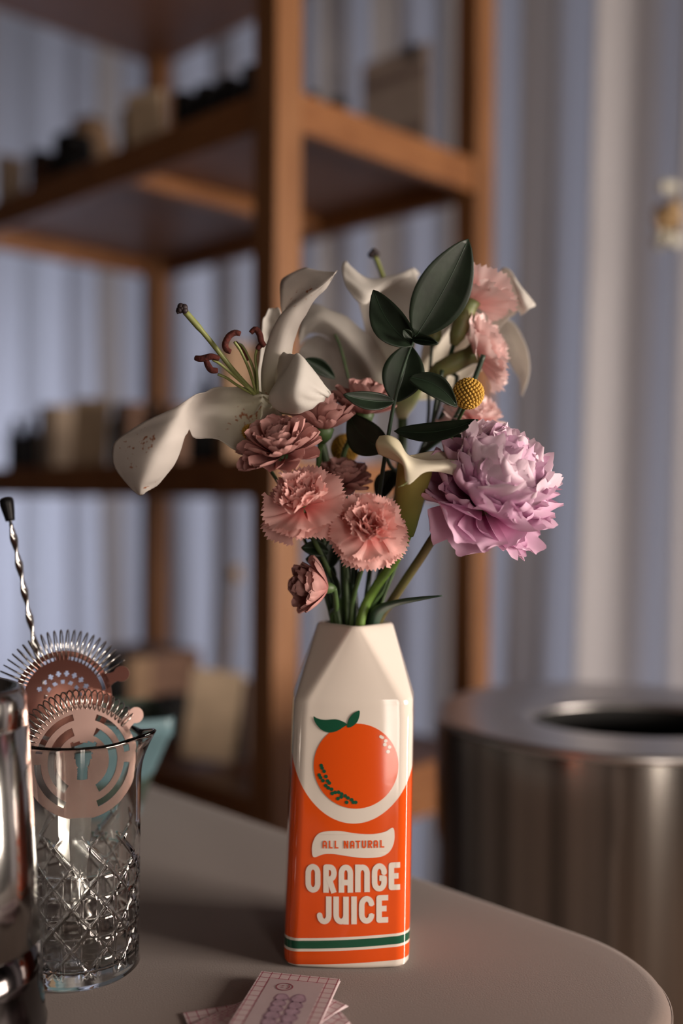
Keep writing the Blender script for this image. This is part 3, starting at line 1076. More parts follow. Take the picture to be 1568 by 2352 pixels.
def ribbon(pl, t):
    """quads along a polyline plus a round patch at every inner joint"""
    out = []
    fine = []
    for (a, b_) in zip(pl[:-1], pl[1:]):
        m = max(1, int(abs(b_[0] - a[0]) / 4.0)) if t > 1 else 1
        fine += [(a[0] + (b_[0] - a[0]) * k / m, a[1] + (b_[1] - a[1]) * k / m) for k in range(m)]
    fine.append(pl[-1])
    for (a, b_) in zip(fine[:-1], fine[1:]):
        d = Vector((b_[0] - a[0], b_[1] - a[1]))
        if d.length < 1e-6: continue
        n = Vector((-d.y, d.x)).normalized() * t / 2
        out.append([(a[0] + n.x, a[1] + n.y), (a[0] - n.x, a[1] - n.y), (b_[0] - n.x, b_[1] - n.y), (b_[0] + n.x, b_[1] + n.y)])
    for p in pl[1:-1]:
        out.append(disc(p[0], p[1], t / 2, 12))
    return out


def letters(text, boxes, h_of, t, m, lift, name):
    for ch, (x0, x1, yb, yt) in zip(text, boxes):
        polys = []
        for st in glyph(ch, x1 - x0, yb - yt, t):
            for q in ribbon(st, t):
                polys.append([(x0 + a, yb - c) for a, c in q])
        dec(name, polys, m, lift)


def zb(x0, x1, yb, yt):
    a, b_ = zc5(x0, yb), zc5(x1, yt)
    return (a[0], b_[0], a[1], b_[1])


letters('ORAnGE', [zb(213, 303, 1692, 1521), zb(320, 400, 1690, 1521), zb(412, 498, 1688, 1521), zb(510, 598, 1686, 1521), zb(610, 700, 1684, 1516), zb(711, 780, 1679, 1514)], None, 12.6, M['print_white'], 0.0003, 'orange_lettering')
letters('JuICE', [zb(282, 369, 1878, 1712), zb(380, 472, 1877, 1712), zb(485, 522, 1876, 1711), zb(533, 625, 1874, 1709), zb(637, 708, 1871, 1706)], None, 12.6, M['print_white'], 0.0003, 'juice_lettering')
nat = 'ALLNATURAL'
bx = [(315, 342), (354, 376), (388, 411), (443, 470), (481, 507), (516, 541), (551, 577), (588, 614), (622, 648), (661, 685)]
letters(nat, [zb(a, c, 1426 - (i * .4), 1380 - (i * .4)) for i, (a, c) in enumerate(bx)], None, 3.2, M['print_orange'], 0.0006, 'banner_lettering')


# ------------------------------------------------------------------ petals shared between flowers
def petal_mesh(name, L_, half, kind, seed, cup=0.3, curl=0.6, ruffle=0.0, m=None, nu=8, nv=14):
    """petal growing along +X, inner side +Z"""
    rnd = random.Random(seed)
    ph = [rnd.uniform(0, 6.28) for _ in range(6)]
    saw = [rnd.uniform(-1, 1) for _ in range(nv + 1)]
    rows, att = [], []
    # centre line
    th, x, z = 0.0, 0.0, 0.0
    cl = []
    for i in range(nu + 1):
        cl.append((x, z, th))
        th = curl * ((i + 1) / nu) ** 1.3
        x += math.cos(th) / nu * L_
        z += math.sin(th) / nu * L_
    for i in range(nu + 1):
        u = i / nu
        row, ar = [], []
        for j in range(nv + 1):
            v = j / nv * 2 - 1
            if kind == 'fan':
                wd = half * (0.10 + 0.90 * u ** 1.25)
                ext = 1 - 0.30 * v * v * u + 0.05 * math.sin(4 * v + ph[0]) * u
                if i == nu: ext += 0.045 * (1 if j % 2 else -1) + 0.03 * saw[j]
            elif kind == 'strap':
                wd = half * (0.55 + 0.65 * u) * (math.sqrt(max(0, 1 - max(0, (u - .62) / .40) ** 2)))
                ext = 1
            else:
                wd = half * (0.22 + 0.78 * math.sin(min(1, u * 1.25) * PI / 2)) * (1 - 0.30 * max(0, u - .7) / .3)
                ext = 1 - 0.22 * v * v * u ** 3 + (0.06 * math.sin(5 * v + ph[1]) + 0.03 * math.sin(13 * v + ph[5]) + 0.02 * saw[j]) * u ** 4 - 0.10 * math.exp(-(v * 3.2 - saw[0]) ** 2) * u ** 5
            y = wd * v
            cx, cz, ct = cl[i]
            rz = cup * wd * (v * v) + ruffle * u * u * (math.sin(5.0 * v + ph[2]) + 0.6 * math.sin(9 * v + ph[3] + u * 3) + .5 * math.sin(3 * v + ph[4] - u * 5)) * L_
            px = cx * ext - math.sin(ct) * rz
            pz = cz * ext + math.cos(ct) * rz
            row.append(Vector((px, y, pz)))
            ar.append(u)
        rows.append(row); att.append(ar)
    b = MB(); b.grid(rows, att)
    me = b.mesh(name)
    me.materials.append(m)
    return me


def place_petal(root, me, name, base, d, n, scale=1.0):
    d = d.normalized()
    n = (n - d * n.dot(d)).normalized()
    y = n.cross(d)
    o = bpy.data.objects.new(name, me)
    col.objects.link(o)
    o.parent = root
    mtx = Matrix((d, y, n)).transposed().to_4x4()
    o.matrix_local = Matrix.Translation(base - root.location) @ mtx @ Matrix.Diagonal((scale, scale, scale, 1))
    return o


def frame(axis):
    A = Vector(axis).normalized()
    B = A.cross(Vector((0, 0.2, 1))).normalized()
    return A, B, A.cross(B)


def blossom(root, center, axis, layers, meshes, rnd, name='petal', jit=0.16, big=1.0):
    """layers: (count, angle from axis in degrees, scale, base offset along axis, radial offset, mesh subset)"""
    A, B, C = frame(axis)
    for (cnt, al, scl, off, rad, sub) in layers:
        p0 = rnd.uniform(0, 6.28)
        for k in range(cnt):
            ph = p0 + 2 * PI * (k + rnd.uniform(-.25, .25)) / cnt
            a = R(al) + rnd.uniform(-jit, jit)
            r_ = B * math.cos(ph) + C * math.sin(ph)
            d = A * math.cos(a) + r_ * math.sin(a)
            n = A * math.sin(a) - r_ * math.cos(a)
            n = n + d.cross(n) * rnd.uniform(-.28, .28)
            place_petal(root, meshes[sub][rnd.randrange(len(meshes[sub]))], name, center + A * off + r_ * rad, d, n, scl * big * rnd.uniform(.88, 1.1))


MOUTH = Vector((VX + 0.0047, VY, TABLE + VH))


def mouth_pt(px, dy=0.0):
    x = max(-0.0155, min(0.0155, W(px, 1432, 0.705).x - MOUTH.x))
    lim = 0.0165 - abs(x)
    return MOUTH + Vector((x, max(-lim, min(lim, dy)), 0.0))


def stem(root, pts, px_mouth, dy, rad, m, name='stem', n=8):
    """stem through world points, then through the vase mouth and down inside"""
    mp = mouth_pt(px_mouth, dy)
    end = Vector((VX + (mp.x - MOUTH.x) * -0.3, VY - dy * .3, TABLE + VH - 0.055))
    if not hasattr(rad, '__len__') and rad * 1.3 > 0.004: end = Vector((mp.x * .8 + MOUTH.x * .2, mp.y, TABLE + VH - .055))
    P = [Vector(p) for p in pts] + [mp, end]
    q = catmull(P, 26)
    b = MB()
    b.tube(q, rad, n)
    return b.build(name, m, root)


FLOWERS = 'flowers in the juice carton vase'

# ------------------------------------------------------------------ lilies


def lily_petal(root, st, m, nu=30, nv=14, jit=0.0007):
    b = MB(); b.grid(loft(st, nu, nv, jit))
    return b.build('petal', m, root, solid=0.0005, flipfix=False)


l1 = thing('lily', 'large open white lily at left, rust-stained petal drooping towards the shelf', 'lily', W(605, 915, 0.668), 'white lilies in the vase')
lily_petal(l1, [
    [(602, 902, .666), (600, 925, .670), (602, 950, .666)],
    [(545, 887, .660), (552, 955, .674), (566, 1036, .660)],
    [(492, 893, .651), (492, 950, .664), (503, 1012, .652)],
    [(462, 902, .644), (450, 945, .652), (447, 1004, .645)],
    [(424, 922, .636), (418, 955, .632), (434, 988, .636)],
    [(350, 962, .632), (385, 990, .620), (425, 1003, .629)],
    [(276, 1002, .632), (352, 1038, .616), (408, 1050, .628)],
    [(257, 1048, .632), (333, 1082, .616), (382, 1093, .628)],
    [(283, 1103, .631), (320, 1113, .620), (349, 1121, .628)],
    [(318, 1134, .628), (323, 1137, .627), (330, 1134, .628)]], M['lily'], 40, 18)
lily_petal(l1, [
    [(615, 905, .672), (602, 905, .664), (635, 908, .658), (662, 895, .664)],
    [(622, 850, .676), (600, 850, .662), (636, 845, .655), (668, 842, .661)],
    [(645, 790, .680), (613, 790, .662), (644, 785, .655), (674, 785, .661)],
    [(652, 745, .682), (641, 728, .662), (667, 722, .656), (694, 737, .661)],
    [(644, 690, .686), (688, 684, .664), (703, 688, .661), (717, 697, .665)],
    [(650, 637, .688), (732, 654, .668), (741, 656, .667), (749, 660, .668)],
    [(703, 616, .684), (766, 625, .674), (770, 625, .674), (774, 622, .674)]], M['lily'])
lily_petal(l1, [
    [(604, 910, .668), (604, 912, .668), (610, 920, .668), (616, 925, .668), (622, 925, .668), (626, 920, .667)],
    [(620, 922, .660), (622, 925, .656), (640, 936, .655), (665, 939, .654), (690, 936, .653), (712, 925, .650)],
    [(628, 935, .652), (630, 937, .648), (652, 946, .641), (686, 949, .635), (716, 937, .635), (740, 921, .638)],
    [(621, 914, .650), (619, 912, .643), (642, 906, .632), (672, 911, .622), (706, 914, .627), (748, 914, .637)],
    [(637, 880, .653), (630, 885, .640), (654, 872, .628), (683, 872, .620), (716, 888, .627), (757, 908, .637)],
    [(638, 838, .654), (655, 848, .636), (674, 826, .630), (696, 828, .627), (722, 858, .632), (760, 904, .638)],
    [(652, 810, .652), (671, 816, .638), (684, 812, .638), (698, 826, .640), (720, 856, .642), (756, 902, .642)],
    [(668, 822, .658), (680, 830, .652), (690, 836, .652), (702, 846, .652), (718, 870, .650), (748, 904, .645)]], M['lily2'], 36, 26)
lily_petal(l1, [
    [(588, 928, .671), (615, 936, .676), (668, 918, .671)],
    [(590, 872, .679), (618, 872, .686), (668, 872, .679)],
    [(600, 790, .686), (622, 790, .692), (655, 790, .686)],
    [(603, 738, .690), (622, 735, .694), (652, 742, .690)],
    [(618, 710, .690), (626, 708, .691), (640, 708, .690)]], M['lily2'])
lily_petal(l1, [
    [(600, 925, .668), (612, 935, .670), (626, 930, .668)],
    [(560, 985, .676), (600, 975, .682), (650, 960, .676)],
    [(540, 1010, .682), (590, 1005, .690), (640, 985, .684)],
    [(560, 1030, .690), (585, 1030, .694), (615, 1010, .690)]], M['lily2'])
b = MB()
tb = [W(628, 928, .683), W(650, 934, .684), W(690, 948, .692)]
b.tube(catmull(tb, 10), [.0075, .0072, .0070, .0066, .006, .0055, .005, .0045, .004, .0036, .0032], 12)
b.build('flower_tube', M['lilytube'], l1)


def filament(root, pts, r_=0.0009, m=None):
    b = MB(); b.tube(catmull([W(*p) for p in pts], 14), r_, 7); b.build('filament', m or M['pistil'], root)


def anther(root, pts, r_=0.0021):
    b = MB()
    q = catmull([W(*p) for p in pts], 14)
    b.tube(q, [r_ * (0.5 + 0.5 * math.sin(PI * (i + 1) / 16) ** .5) for i in range(15)], 8)
    b.build('anther', M['anther'], root)


b = MB(); b.tube(catmull([W(585, 905, .664), W(535, 850, .655), W(480, 780, .645), W(425, 716, .638)], 20), [.0020 - .0008 * math.sin(PI * i / 20) * 0 + (-.0004 if i < 16 else 0) for i in range(21)], 10)
b.build('pistil', M['pistil'], l1)
b = MB()
for dx, dy in ((0, 0), (-5, 3), (5, -3), (6, 4), (-3, -5)):
    b.sphere(W(418 + dx, 709 + dy, .637), 0.0022, 10, 8)
b.tube([W(410, 708, .637), W(408, 714, .637), W(411, 719, .637)], 0.0014, 6)
b.build('stigma', M['stigma'], l1)
filament(l1, [(585, 905, .664), (545, 870, .650), (508, 838, .642), (488, 826, .640)])
filament(l1, [(588, 905, .664), (572, 850, .652), (552, 805, .646), (538, 785, .643)])
filament(l1, [(592, 905, .666), (590, 860, .664), (586, 820, .662), (592, 795, .660)])
filament(l1, [(590, 905, .667), (582, 850, .668), (560, 800, .668), (548, 790, .668)])
filament(l1, [(580, 905, .664), (545, 885, .655), (520, 868, .650), (500, 860, .648)])
anther(l1, [(448, 822, .641), (462, 824, .640), (485, 819, .639), (504, 824, .640)])
anther(l1, [(472, 825, .641), (478, 840, .640), (486, 850, .640), (500, 851, .641)])
anther(l1, [(552, 767, .642), (540, 764, .642), (526, 772, .642), (517, 790, .642), (520, 803, .642), (530, 808, .642)])
anther(l1, [(540, 785, .668), (550, 798, .668), (560, 812, .668), (569, 828, .668)], .0016)
anther(l1, [(575, 765, .659), (586, 756, .659), (596, 768, .659), (600, 785, .659), (608, 795, .659)])
anther(l1, [(604, 790, .660), (596, 795, .660), (590, 803, .660)], .0018)
stem(l1, [W(688, 947, .690), W(735, 1010, .712), W(770, 1180, .715), W(795, 1330, .710)], 800, 0.008, 0.0030, M['stem'])

D2 = .735
l2 = thing('lily', 'large white lily at the back, petals spreading behind the green leaves', 'lily', W(925, 915, .742), 'white lilies in the vase')
lily_petal(l2, [
    [(914, 918, .742), (918, 908, .742), (924, 898, .742)],
    [(862, 908, .738), (866, 855, .730), (872, 800, .738)],
    [(800, 832, .737), (812, 790, .727), (818, 745, .737)],
    [(742, 768, .737), (750, 737, .728), (752, 708, .737)],
    [(704, 772, .742), (700, 738, .734), (704, 704, .742)],
    [(688, 795, .746), (686, 780, .742), (684, 765, .746)]], M['lily2'])
lily_petal(l2, [
    [(912, 925, .745), (915, 915, .747), (918, 905, .745)],
    [(850, 945, .748), (850, 895, .758), (850, 850, .748)],
    [(768, 910, .75), (774, 855, .76), (782, 795, .75)],
    [(712, 850, .752), (714, 810, .76), (728, 770, .752)],
    [(684, 815, .755), (688, 800, .757), (700, 785, .755)]], M['lily2'])
lily_petal(l2, [
    [(915, 912, .742), (920, 908, .746), (928, 908, .746), (935, 912, .742)],
    [(848, 822, .742), (880, 820, .752), (912, 820, .752), (948, 822, .742)],
    [(836, 745, .738), (870, 740, .748), (912, 740, .748), (964, 740, .738)],
    [(820, 685, .730), (855, 680, .740), (912, 670, .742), (977, 690, .735)],
    [(796, 601, .716), (842, 639, .717), (903, 634, .726), (950, 618, .737)],
    [(785, 620, .710), (842, 668, .704), (893, 646, .717), (962, 634, .741)],
    [(797, 664, .707), (832, 700, .705), (860, 681, .710), (902, 641, .722)]], M['lily2'], 36, 18)
lily_petal(l2, [
    [(930, 900, .745), (935, 910, .748), (940, 918, .745)],
    [(995, 800, .755), (1010, 830, .765), (1020, 865, .755)],
    [(1080, 700, .755), (1095, 740, .765), (1110, 790, .755)],
    [(1138, 640, .745), (1150, 690, .752), (1165, 735, .745)],
    [(1158, 612, .735), (1172, 660, .738), (1188, 716, .738)],
    [(1190, 648, .730), (1196, 685, .726), (1196, 723, .732)],
    [(1230, 702, .728), (1215, 710, .726), (1197, 725, .730)]], M['lily2'])
lily_petal(l2, [
    [(932, 912, .746), (936, 918, .748), (940, 922, .746)],
    [(1010, 848, .76), (1020, 872, .768), (1030, 905, .76)],
    [(1090, 758, .77), (1100, 800, .78), (1110, 845, .77)],
    [(1160, 734, .77), (1166, 775, .782), (1160, 825, .775)],
    [(1198, 772, .765), (1192, 812, .772), (1180, 855, .77)],
    [(1216, 845, .76), (1207, 860, .764), (1192, 872, .764)],
    [(1200, 908, .758), (1197, 908, .759), (1194, 904, .76)]], M['lily2'])
lily_petal(l2, [
    [(925, 912, .748), (932, 914, .75), (938, 914, .748)],
    [(955, 900, .76), (985, 885, .77), (1005, 865, .765)],
    [(968, 805, .77), (1008, 800, .78), (1042, 795, .775)],
    [(985, 755, .77), (1015, 745, .775), (1040, 735, .772)],
    [(1012, 708, .765), (1020, 705, .766), (1028, 708, .766)]], M['lily2'])
b = MB()
b.tube(catmull([W(932, 882, .742), W(930, 915, .744), W(924, 945, .744), W(924, 962, .744)], 10), [.0135, .0125, .0112, .010, .0088, .0076, .0064, .0054, .0046, .004, .0036], 14)
b.build('flower_tube', M['lilytube'], l2)
b = MB(); b.tube(catmull([W(905, 790, .742), W(893, 700, .750), W(880, 640, .755), W(861, 590, .757)], 16), .0019, 8); b.build('pistil', M['pistil'], l2)
b = MB()
for dx, dy in ((0, 0), (-6, 2), (6, 1), (0, -5)):
    b.sphere(W(858 + dx, 583 + dy, .757), .0026, 10, 8)
b.build('stigma', M['stigma'], l2)
filament(l2, [(800, 870, .722), (782, 800, .722), (768, 768, .722)], .0010, M['stem'])
stem(l2, [W(924, 960, .744), W(922, 1060, .742), W(905, 1210, .730), W(868, 1350, .715)], 850, .010, .0036, M['stem'])

# ------------------------------------------------------------------ calla lily
ca = thing('calla_lily', 'single cream calla lily with a yellow green throat, in front of the peony', 'calla lily', W(935, 1215, .655), None)
b = MB()
b.grid(loft([
    [(872, 1003, .634), (864, 1020, .629), (870, 1042, .632)],
    [(893, 1002, .632), (894, 1025, .620), (906, 1057, .627)],
    [(915, 1014, .632), (920, 1044, .617), (928, 1070, .622)],
    [(935, 1045, .634), (942, 1069, .619), (936, 1113, .619)],
    [(975, 1058, .636), (975, 1068, .622), (972, 1086, .620)],
    [(1020, 1056, .638), (1018, 1071, .625), (1008, 1083, .625)],
    [(1062, 1060, .643), (1055, 1074, .637), (1042, 1092, .634)]], 30, 10))
b.build('spathe_lip', M['calla'], ca, solid=0.0012, flipfix=False)
b = MB()
b.grid(loft([
    [(932, 1048, .636), (935, 1060, .640), (940, 1075, .640)],
    [(962, 1042, .650), (965, 1055, .648), (968, 1072, .640)],
    [(1005, 1037, .656), (1010, 1050, .652), (1012, 1070, .642)],
    [(1060, 1052, .652), (1060, 1060, .650), (1058, 1072, .644)]], 16, 8))
b.build('spathe_back', M['calla'], ca, solid=0.0010, flipfix=False)
b = MB()
b.tube(catmull([W(935, 1232, .655), W(936, 1180, .653), W(942, 1130, .648), W(950, 1090, .644), W(955, 1068, .642)], 16),
       [.0040, .0050, .0062, .0072, .0080, .0086, .0090, .0094, .0098, .0100, .0103, .0106, .0108, .0110, .0110, .0108, .0100], 18)
b.build('spathe_tube', M['callatube'], ca)
b = MB()
b.grid(loft([[(936, 1108, .6185), (940, 1100, .6195), (946, 1098, .621)], [(926, 1114, .6175), (930, 1112, .618), (938, 1108, .6195)], [(914, 1119, .617), (914, 1119, .617), (915, 1119, .617)]], 8, 4))
b.build('spathe_tip', M['calyx'], ca, solid=0.0006, flipfix=False)
stem(ca, [W(935, 1228, .655), W(905, 1290, .672), W(862, 1350, .690)], 826, -0.012, .0034, M['stem_bright'])


# ------------------------------------------------------------------ carnations
CM = [[petal_mesh('carnation_petal_outer', .0275, .0215, 'fan', s, cup=.08, curl=-.15, ruffle=.040, m=M['carnation'], nu=8, nv=30) for s in range(5)],
      [petal_mesh('carnation_petal_inner', .0225, .0165, 'fan', s + 9, cup=.30, curl=.35, ruffle=.105, m=M['carnation'], nu=8, nv=30) for s in range(5)]]
CP = [[petal_mesh('pale_carnation_petal_outer', .0275, .0205, 'fan', s + 20, cup=.08, curl=-.1, ruffle=.05, m=M['carnation_pale'], nu=7, nv=24) for s in range(3)],
      [petal_mesh('pale_carnation_petal_inner', .0225, .0160, 'fan', s + 29, cup=.28, curl=.4, ruffle=.10, m=M['carnation_pale'], nu=7, nv=24) for s in range(3)]]


SIDE = [(6, 66, 1, .004, .002, 0), (6, 52, 1, .004, .002, 0), (6, 40, .98, .004, .002, 1), (5, 26, .98, .005, .002, 1), (4, 12, .95, .005, .001, 1)]


def carnation(label, px, py, Y, axis, meshes, stempts, pxm, dy, seed, scale=1.0, stemmat='stem', group='pink carnations in the vase', layers=None):
    rnd = random.Random(seed)
    A, B, C = frame(axis)
    c = W(px, py, Y) - A * .012 * scale
    o = thing('carnation', label, 'carnation', c, group)
    blossom(o, c, axis, layers or [
        (6, 97, scale, .004 * scale, .002, 0), (6, 78, scale * .97, .006 * scale, .002, 0), (6, 58, scale * .95, .007 * scale, .002, 1),
        (5, 40, scale * .92, .008 * scale, .002, 1), (5, 24, scale * .82, .008 * scale, .002, 1), (3, 10, scale * .70, .009 * scale, .001, 1)], meshes, rnd, jit=.22)
    b = MB()
    b.lathe([(.0024 * scale, -.024 * scale), (.0050 * scale, -.018 * scale), (.0058 * scale, -.008 * scale), (.0052 * scale, .002), (.0066 * scale, .006 * scale)], c, 14, axis=A, cap0=True, cap1=True)
    b.build('calyx', M['calyx'], o)
    stem(o, [c - A * .022 * scale] + stempts, pxm, dy, .0017, M[stemmat])
    return o


carnation('coral pink carnation on the left of the front pair, above the vase mouth', 693, 1146, .634, (-.12, -.66, .74), CM, [W(720, 1240, .672), W(765, 1340, .690)], 772, -.006, 3, .90)
carnation('coral pink carnation on the right of the front pair, below the calla lily', 849, 1206, .628, (.06, -.86, .40), CM, [W(835, 1290, .668), W(812, 1370, .690)], 806, -.010, 14, .84)
carnation('pale pink carnation at upper right beside the tallest green leaf', 1090, 668, .712, (.36, .05, .92), CP, [W(1030, 830, .722), W(1000, 950, .725), W(950, 1080, .722), W(880, 1300, .712)], 868, .004, 21, 1.12, 'stem_dark', 'pale pink carnations at the back', SIDE)
carnation('pale pink carnation just above the yellow ball flower, facing right', 1114, 800, .716, (.84, -.05, .40), CP, [W(1050, 870, .726), W(990, 1000, .728), W(940, 1100, .725), W(875, 1310, .715)], 872, .008, 23, 1.18, 'stem_dark', 'pale pink carnations at the back', SIDE)
carnation('pale pink carnation peeking out between yellow ball flower and lilac peony', 1092, 955, .712, (.3, -.35, .85), CP, [W(1030, 1060, .715), W(960, 1150, .715), W(890, 1310, .710)], 866, 0, 25, .85, 'stem_dark', 'pale pink carnations at the back')

# unopened carnation bud
bud = thing('carnation_bud', 'closed green carnation bud on a thin stem below the tallest leaf', 'flower bud', W(1000, 790, .725))
b = MB(); b.tube(catmull([W(992, 792, .725), W(998, 770, .725), W(1008, 745, .724)], 8), [.002, .0036, .0048, .0054, .0054, .0048, .0038, .0026, .001], 10); b.build('calyx', M['calyx'], bud)
stem(bud, [W(992, 790, .725), W(985, 880, .728), W(978, 1000, .728), W(930, 1160, .722), W(880, 1330, .712)], 862, .009, .0011, M['stem_dark'])

# ------------------------------------------------------------------ chrysanthemums
MM = [[petal_mesh('chrysanthemum_petal', .0225, .0066, 'strap', s + 40, cup=.50, curl=.50, ruffle=.02, m=M['mum'], nu=8, nv=8) for s in range(4)]]


def mum(label, px, py, Y, axis, stempts, pxm, dy, seed, scale=1.0, layers=None):
    rnd = random.Random(seed)
    A, B, C = frame(axis)
    c = W(px, py, Y)
    o = thing('chrysanthemum', label, 'chrysanthemum', c, 'dusty pink chrysanthemums in the vase')
    blossom(o, c, axis, layers or [(15, 96, scale * 1.05, 0, .003, 0), (14, 78, scale, .002, .003, 0), (13, 60, scale * .95, .003, .003, 0), (11, 42, scale * .85, .004, .002, 0), (8, 22, scale * .7, .004, .001, 0)], MM, rnd, jit=.2)
    b = MB(); b.lathe([(.0016, -.010 * scale), (.0055 * scale, -.006 * scale), (.0072 * scale, 0), (.003, .004)], c, 14, axis=A, cap0=True, cap1=True)
    b.build('calyx', M['stem'], o)
    stem(o, [c - A * .009 * scale] + stempts, pxm, dy, .0018, M['stem'])
    return o


mum('dusty pink chrysanthemum with layered petals, right of the left yellow ball', 646, 1046, .648, (-.22, -.50, .80), [W(668, 1120, .675), W(725, 1250, .692)], 762, -.003, 31, 1.08)
mum('dusty pink chrysanthemum directly under the curled white lily petal', 742, 985, .676, (.04, -.22, .95), [W(732, 1050, .684), W(735, 1200, .694)], 778, .002, 33, 1.0,
    [(13, 70, 1.0, 0, .003, 0), (12, 50, 1.0, .001, .003, 0), (12, 32, .95, .002, .002, 0), (9, 15, .85, .003, .001, 0)])
mum('dusty pink chrysanthemum behind the small horizontal leaf', 836, 950, .690, (.08, -.20, .96), [W(790, 1040, .697), W(785, 1180, .700)], 790, .006, 35, .95,
    [(13, 82, 1.0, 0, .003, 0), (12, 62, 1.0, .001, .003, 0), (12, 42, .95, .002, .002, 0), (9, 20, .85, .003, .001, 0)])
mum('dusty pink chrysanthemum half hidden behind the front pair of carnations', 785, 1118, .690, (0.02, -.25, .92), [W(785, 1200, .698), W(792, 1320, .702)], 796, .002, 37, .82)
mum('small dusty pink chrysanthemum lowest in the bouquet, facing left over the vase', 750, 1350, .670, (-.90, -.34, .08), [W(772, 1395, .684)], 762, -.004, 39, .58,
    [(12, 62, 1.0, 0, .003, 0), (11, 45, 1.0, .001, .003, 0), (9, 28, .95, .002, .002, 0)])


# ------------------------------------------------------------------ craspedia
def ball(label, px, py, Y, rpx, stempts, pxm, dy, n=230):
    c = W(px, py, Y)
    r_ = U(rpx, Y)
    o = thing('craspedia', label, 'ball flower', c, 'yellow ball flowers in the vase')
    b = MB(); b.sphere(c, r_ * .90, 24, 16); b.build('flower_core', M['yellowcore'], o)
    b = MB()
    for i in range(n):
        z = 1 - 2 * (i + .5) / n
        a = i * 2.399963
        q = math.sqrt(1 - z * z)
        b.sphere(c + Vector((q * math.cos(a), q * math.sin(a), z)) * r_ * .92, r_ * .105, 7, 5)
    tag(b.build('floret', M['yellow'], o), kind='stuff')
    stem(o, [c + Vector((0, .004, -r_ * .85))] + stempts, pxm, dy, .0012, M['stem'])


ball('round golden yellow ball flower above the lilac peony', 1075, 904, .652, 36.5, [W(1062, 945, .668), W(1010, 1060, .700), W(905, 1310, .702)], 858, -.006)
ball('round yellow ball flower tucked under the lily beside a chrysanthemum', 580, 1002, .672, 30, [W(640, 1110, .690), W(720, 1290, .698)], 756, .002)
ball('dull yellow ball flower in shade at the middle of the bouquet', 792, 1030, .722, 34, [W(795, 1120, .720), W(800, 1300, .715)], 812, .012)

# ------------------------------------------------------------------ peony
PM = [[petal_mesh('peony_petal_guard', .047, .0250, 'ob', s + 60, cup=.30, curl=.30, ruffle=.045, m=M['peony'], nu=10, nv=22) for s in range(5)],
      [petal_mesh('peony_petal_inner', .036, .0180, 'ob', s + 70, cup=.42, curl=.80, ruffle=.075, m=M['peony'], nu=10, nv=20) for s in range(5)],
      [petal_mesh('peony_petal_pale', .037, .0200, 'ob', s + 80, cup=.42, curl=.95, ruffle=.070, m=M['peony_pale'], nu=10, nv=20) for s in range(5)]]
pax = (.42, -.42, .80)
pc = W(1100, 1166, .662)
PS_ = 1.09
pe = thing('peony', 'large lilac pink peony with dense ruffled petals at right of the bouquet', 'peony', pc)
A_, B_, C_ = frame(pax)
rp_ = random.Random(8)
blossom(pe, pc, pax, [
    (9, 114, .80, .000, .003, 0), (12, 100, .88, .002, .004, 0), (13, 86, 1.10, .004, .005, 1), (12, 70, 1.12, .006, .006, 1), (12, 56, 1.14, .008, .006, 2),
    (12, 43, 1.14, .010, .006, 2), (11, 30, 1.12, .012, .005, 1), (9, 18, 1.08, .013, .004, 2), (6, 8, 1.0, .014, .003, 1)], PM, rp_, jit=.28, big=PS_)
b = MB(); b.lathe([(.004, -.012), (.010, -.006), (.012, 0), (.006, .006)], pc, 16, axis=A_, cap0=True, cap1=True); b.build('calyx', M['calyx'], pe)
for px, py, tx, ty in ((1012, 1215, 1075, 1232), (1150, 1235, 1165, 1222)):
    b = MB(); b.grid(loft([[(px, py - 3, .668), (px, py, .668), (px, py + 3, .668)], [((px + tx) / 2, (py + ty) / 2 - 8, .664), ((px + tx) / 2, (py + ty) / 2, .662), ((px + tx) / 2, (py + ty) / 2 + 8, .664)],
                           [(tx, ty - 1, .660), (tx, ty, .660), (tx, ty + 1, .660)]], 10, 4))
    b.build('sepal', M['leaf'], pe, solid=.0005, flipfix=False)
stem(pe, [pc - A_ * .010, W(1020, 1205, .668), W(960, 1290, .678), W(900, 1380, .690)], 880, -.001, .0030, M['stem_brown'])


# ------------------------------------------------------------------ foliage branch
def leaf_rows(base, tip, wpx, Db, Dt, bend=0.0, fold=.004, roll=0.0, nu=18, power=.75, peak=.45):
    bx, by = base; tx, ty = tip
    dx, dy = tx - bx, ty - by
    ln = math.hypot(dx, dy)
    nx, ny = -dy / ln, dx / ln
    st = []
    for i in range(nu + 1):
        u = i / nu
        s = math.sin(PI * (u ** (math.log(.5) / math.log(peak)))) ** power if 0 < u < 1 else 0.0
        s = max(s, .02)
        D = Db + (Dt - Db) * u
        o_ = bend * math.sin(PI * u)
        cx, cy = bx + dx * u + nx * o_, by + dy * u + ny * o_
        h = wpx / 2 * s
        st.append([(cx + nx * h, cy + ny * h, D - fold * s + roll * s), (cx + nx * h * .5, cy + ny * h * .5, D - fold * .4 * s + roll * .5 * s), (cx, cy, D),
                   (cx - nx * h * .5, cy - ny * h * .5, D - fold * .4 * s - roll * .5 * s), (cx - nx * h, cy - ny * h, D - fold * s - roll * s)])
    return loft(st, nu, 8)


def leaf(root, *k, m=None, name='leaf', **kw):
    b = MB(); b.grid(leaf_rows(*k, **kw))
    o = b.build(name, m or M['leaf'], root, solid=.0006, flipfix=False)
    # raised midrib
    rows = leaf_rows(*k, **kw)
    r_ = MB(); r_.tube([q[len(q) // 2] + Vector((0, -.0003, 0)) for q in rows][:-1], .00035, 5)
    r_.build('midrib', M['stem_dark'], o)
    return o


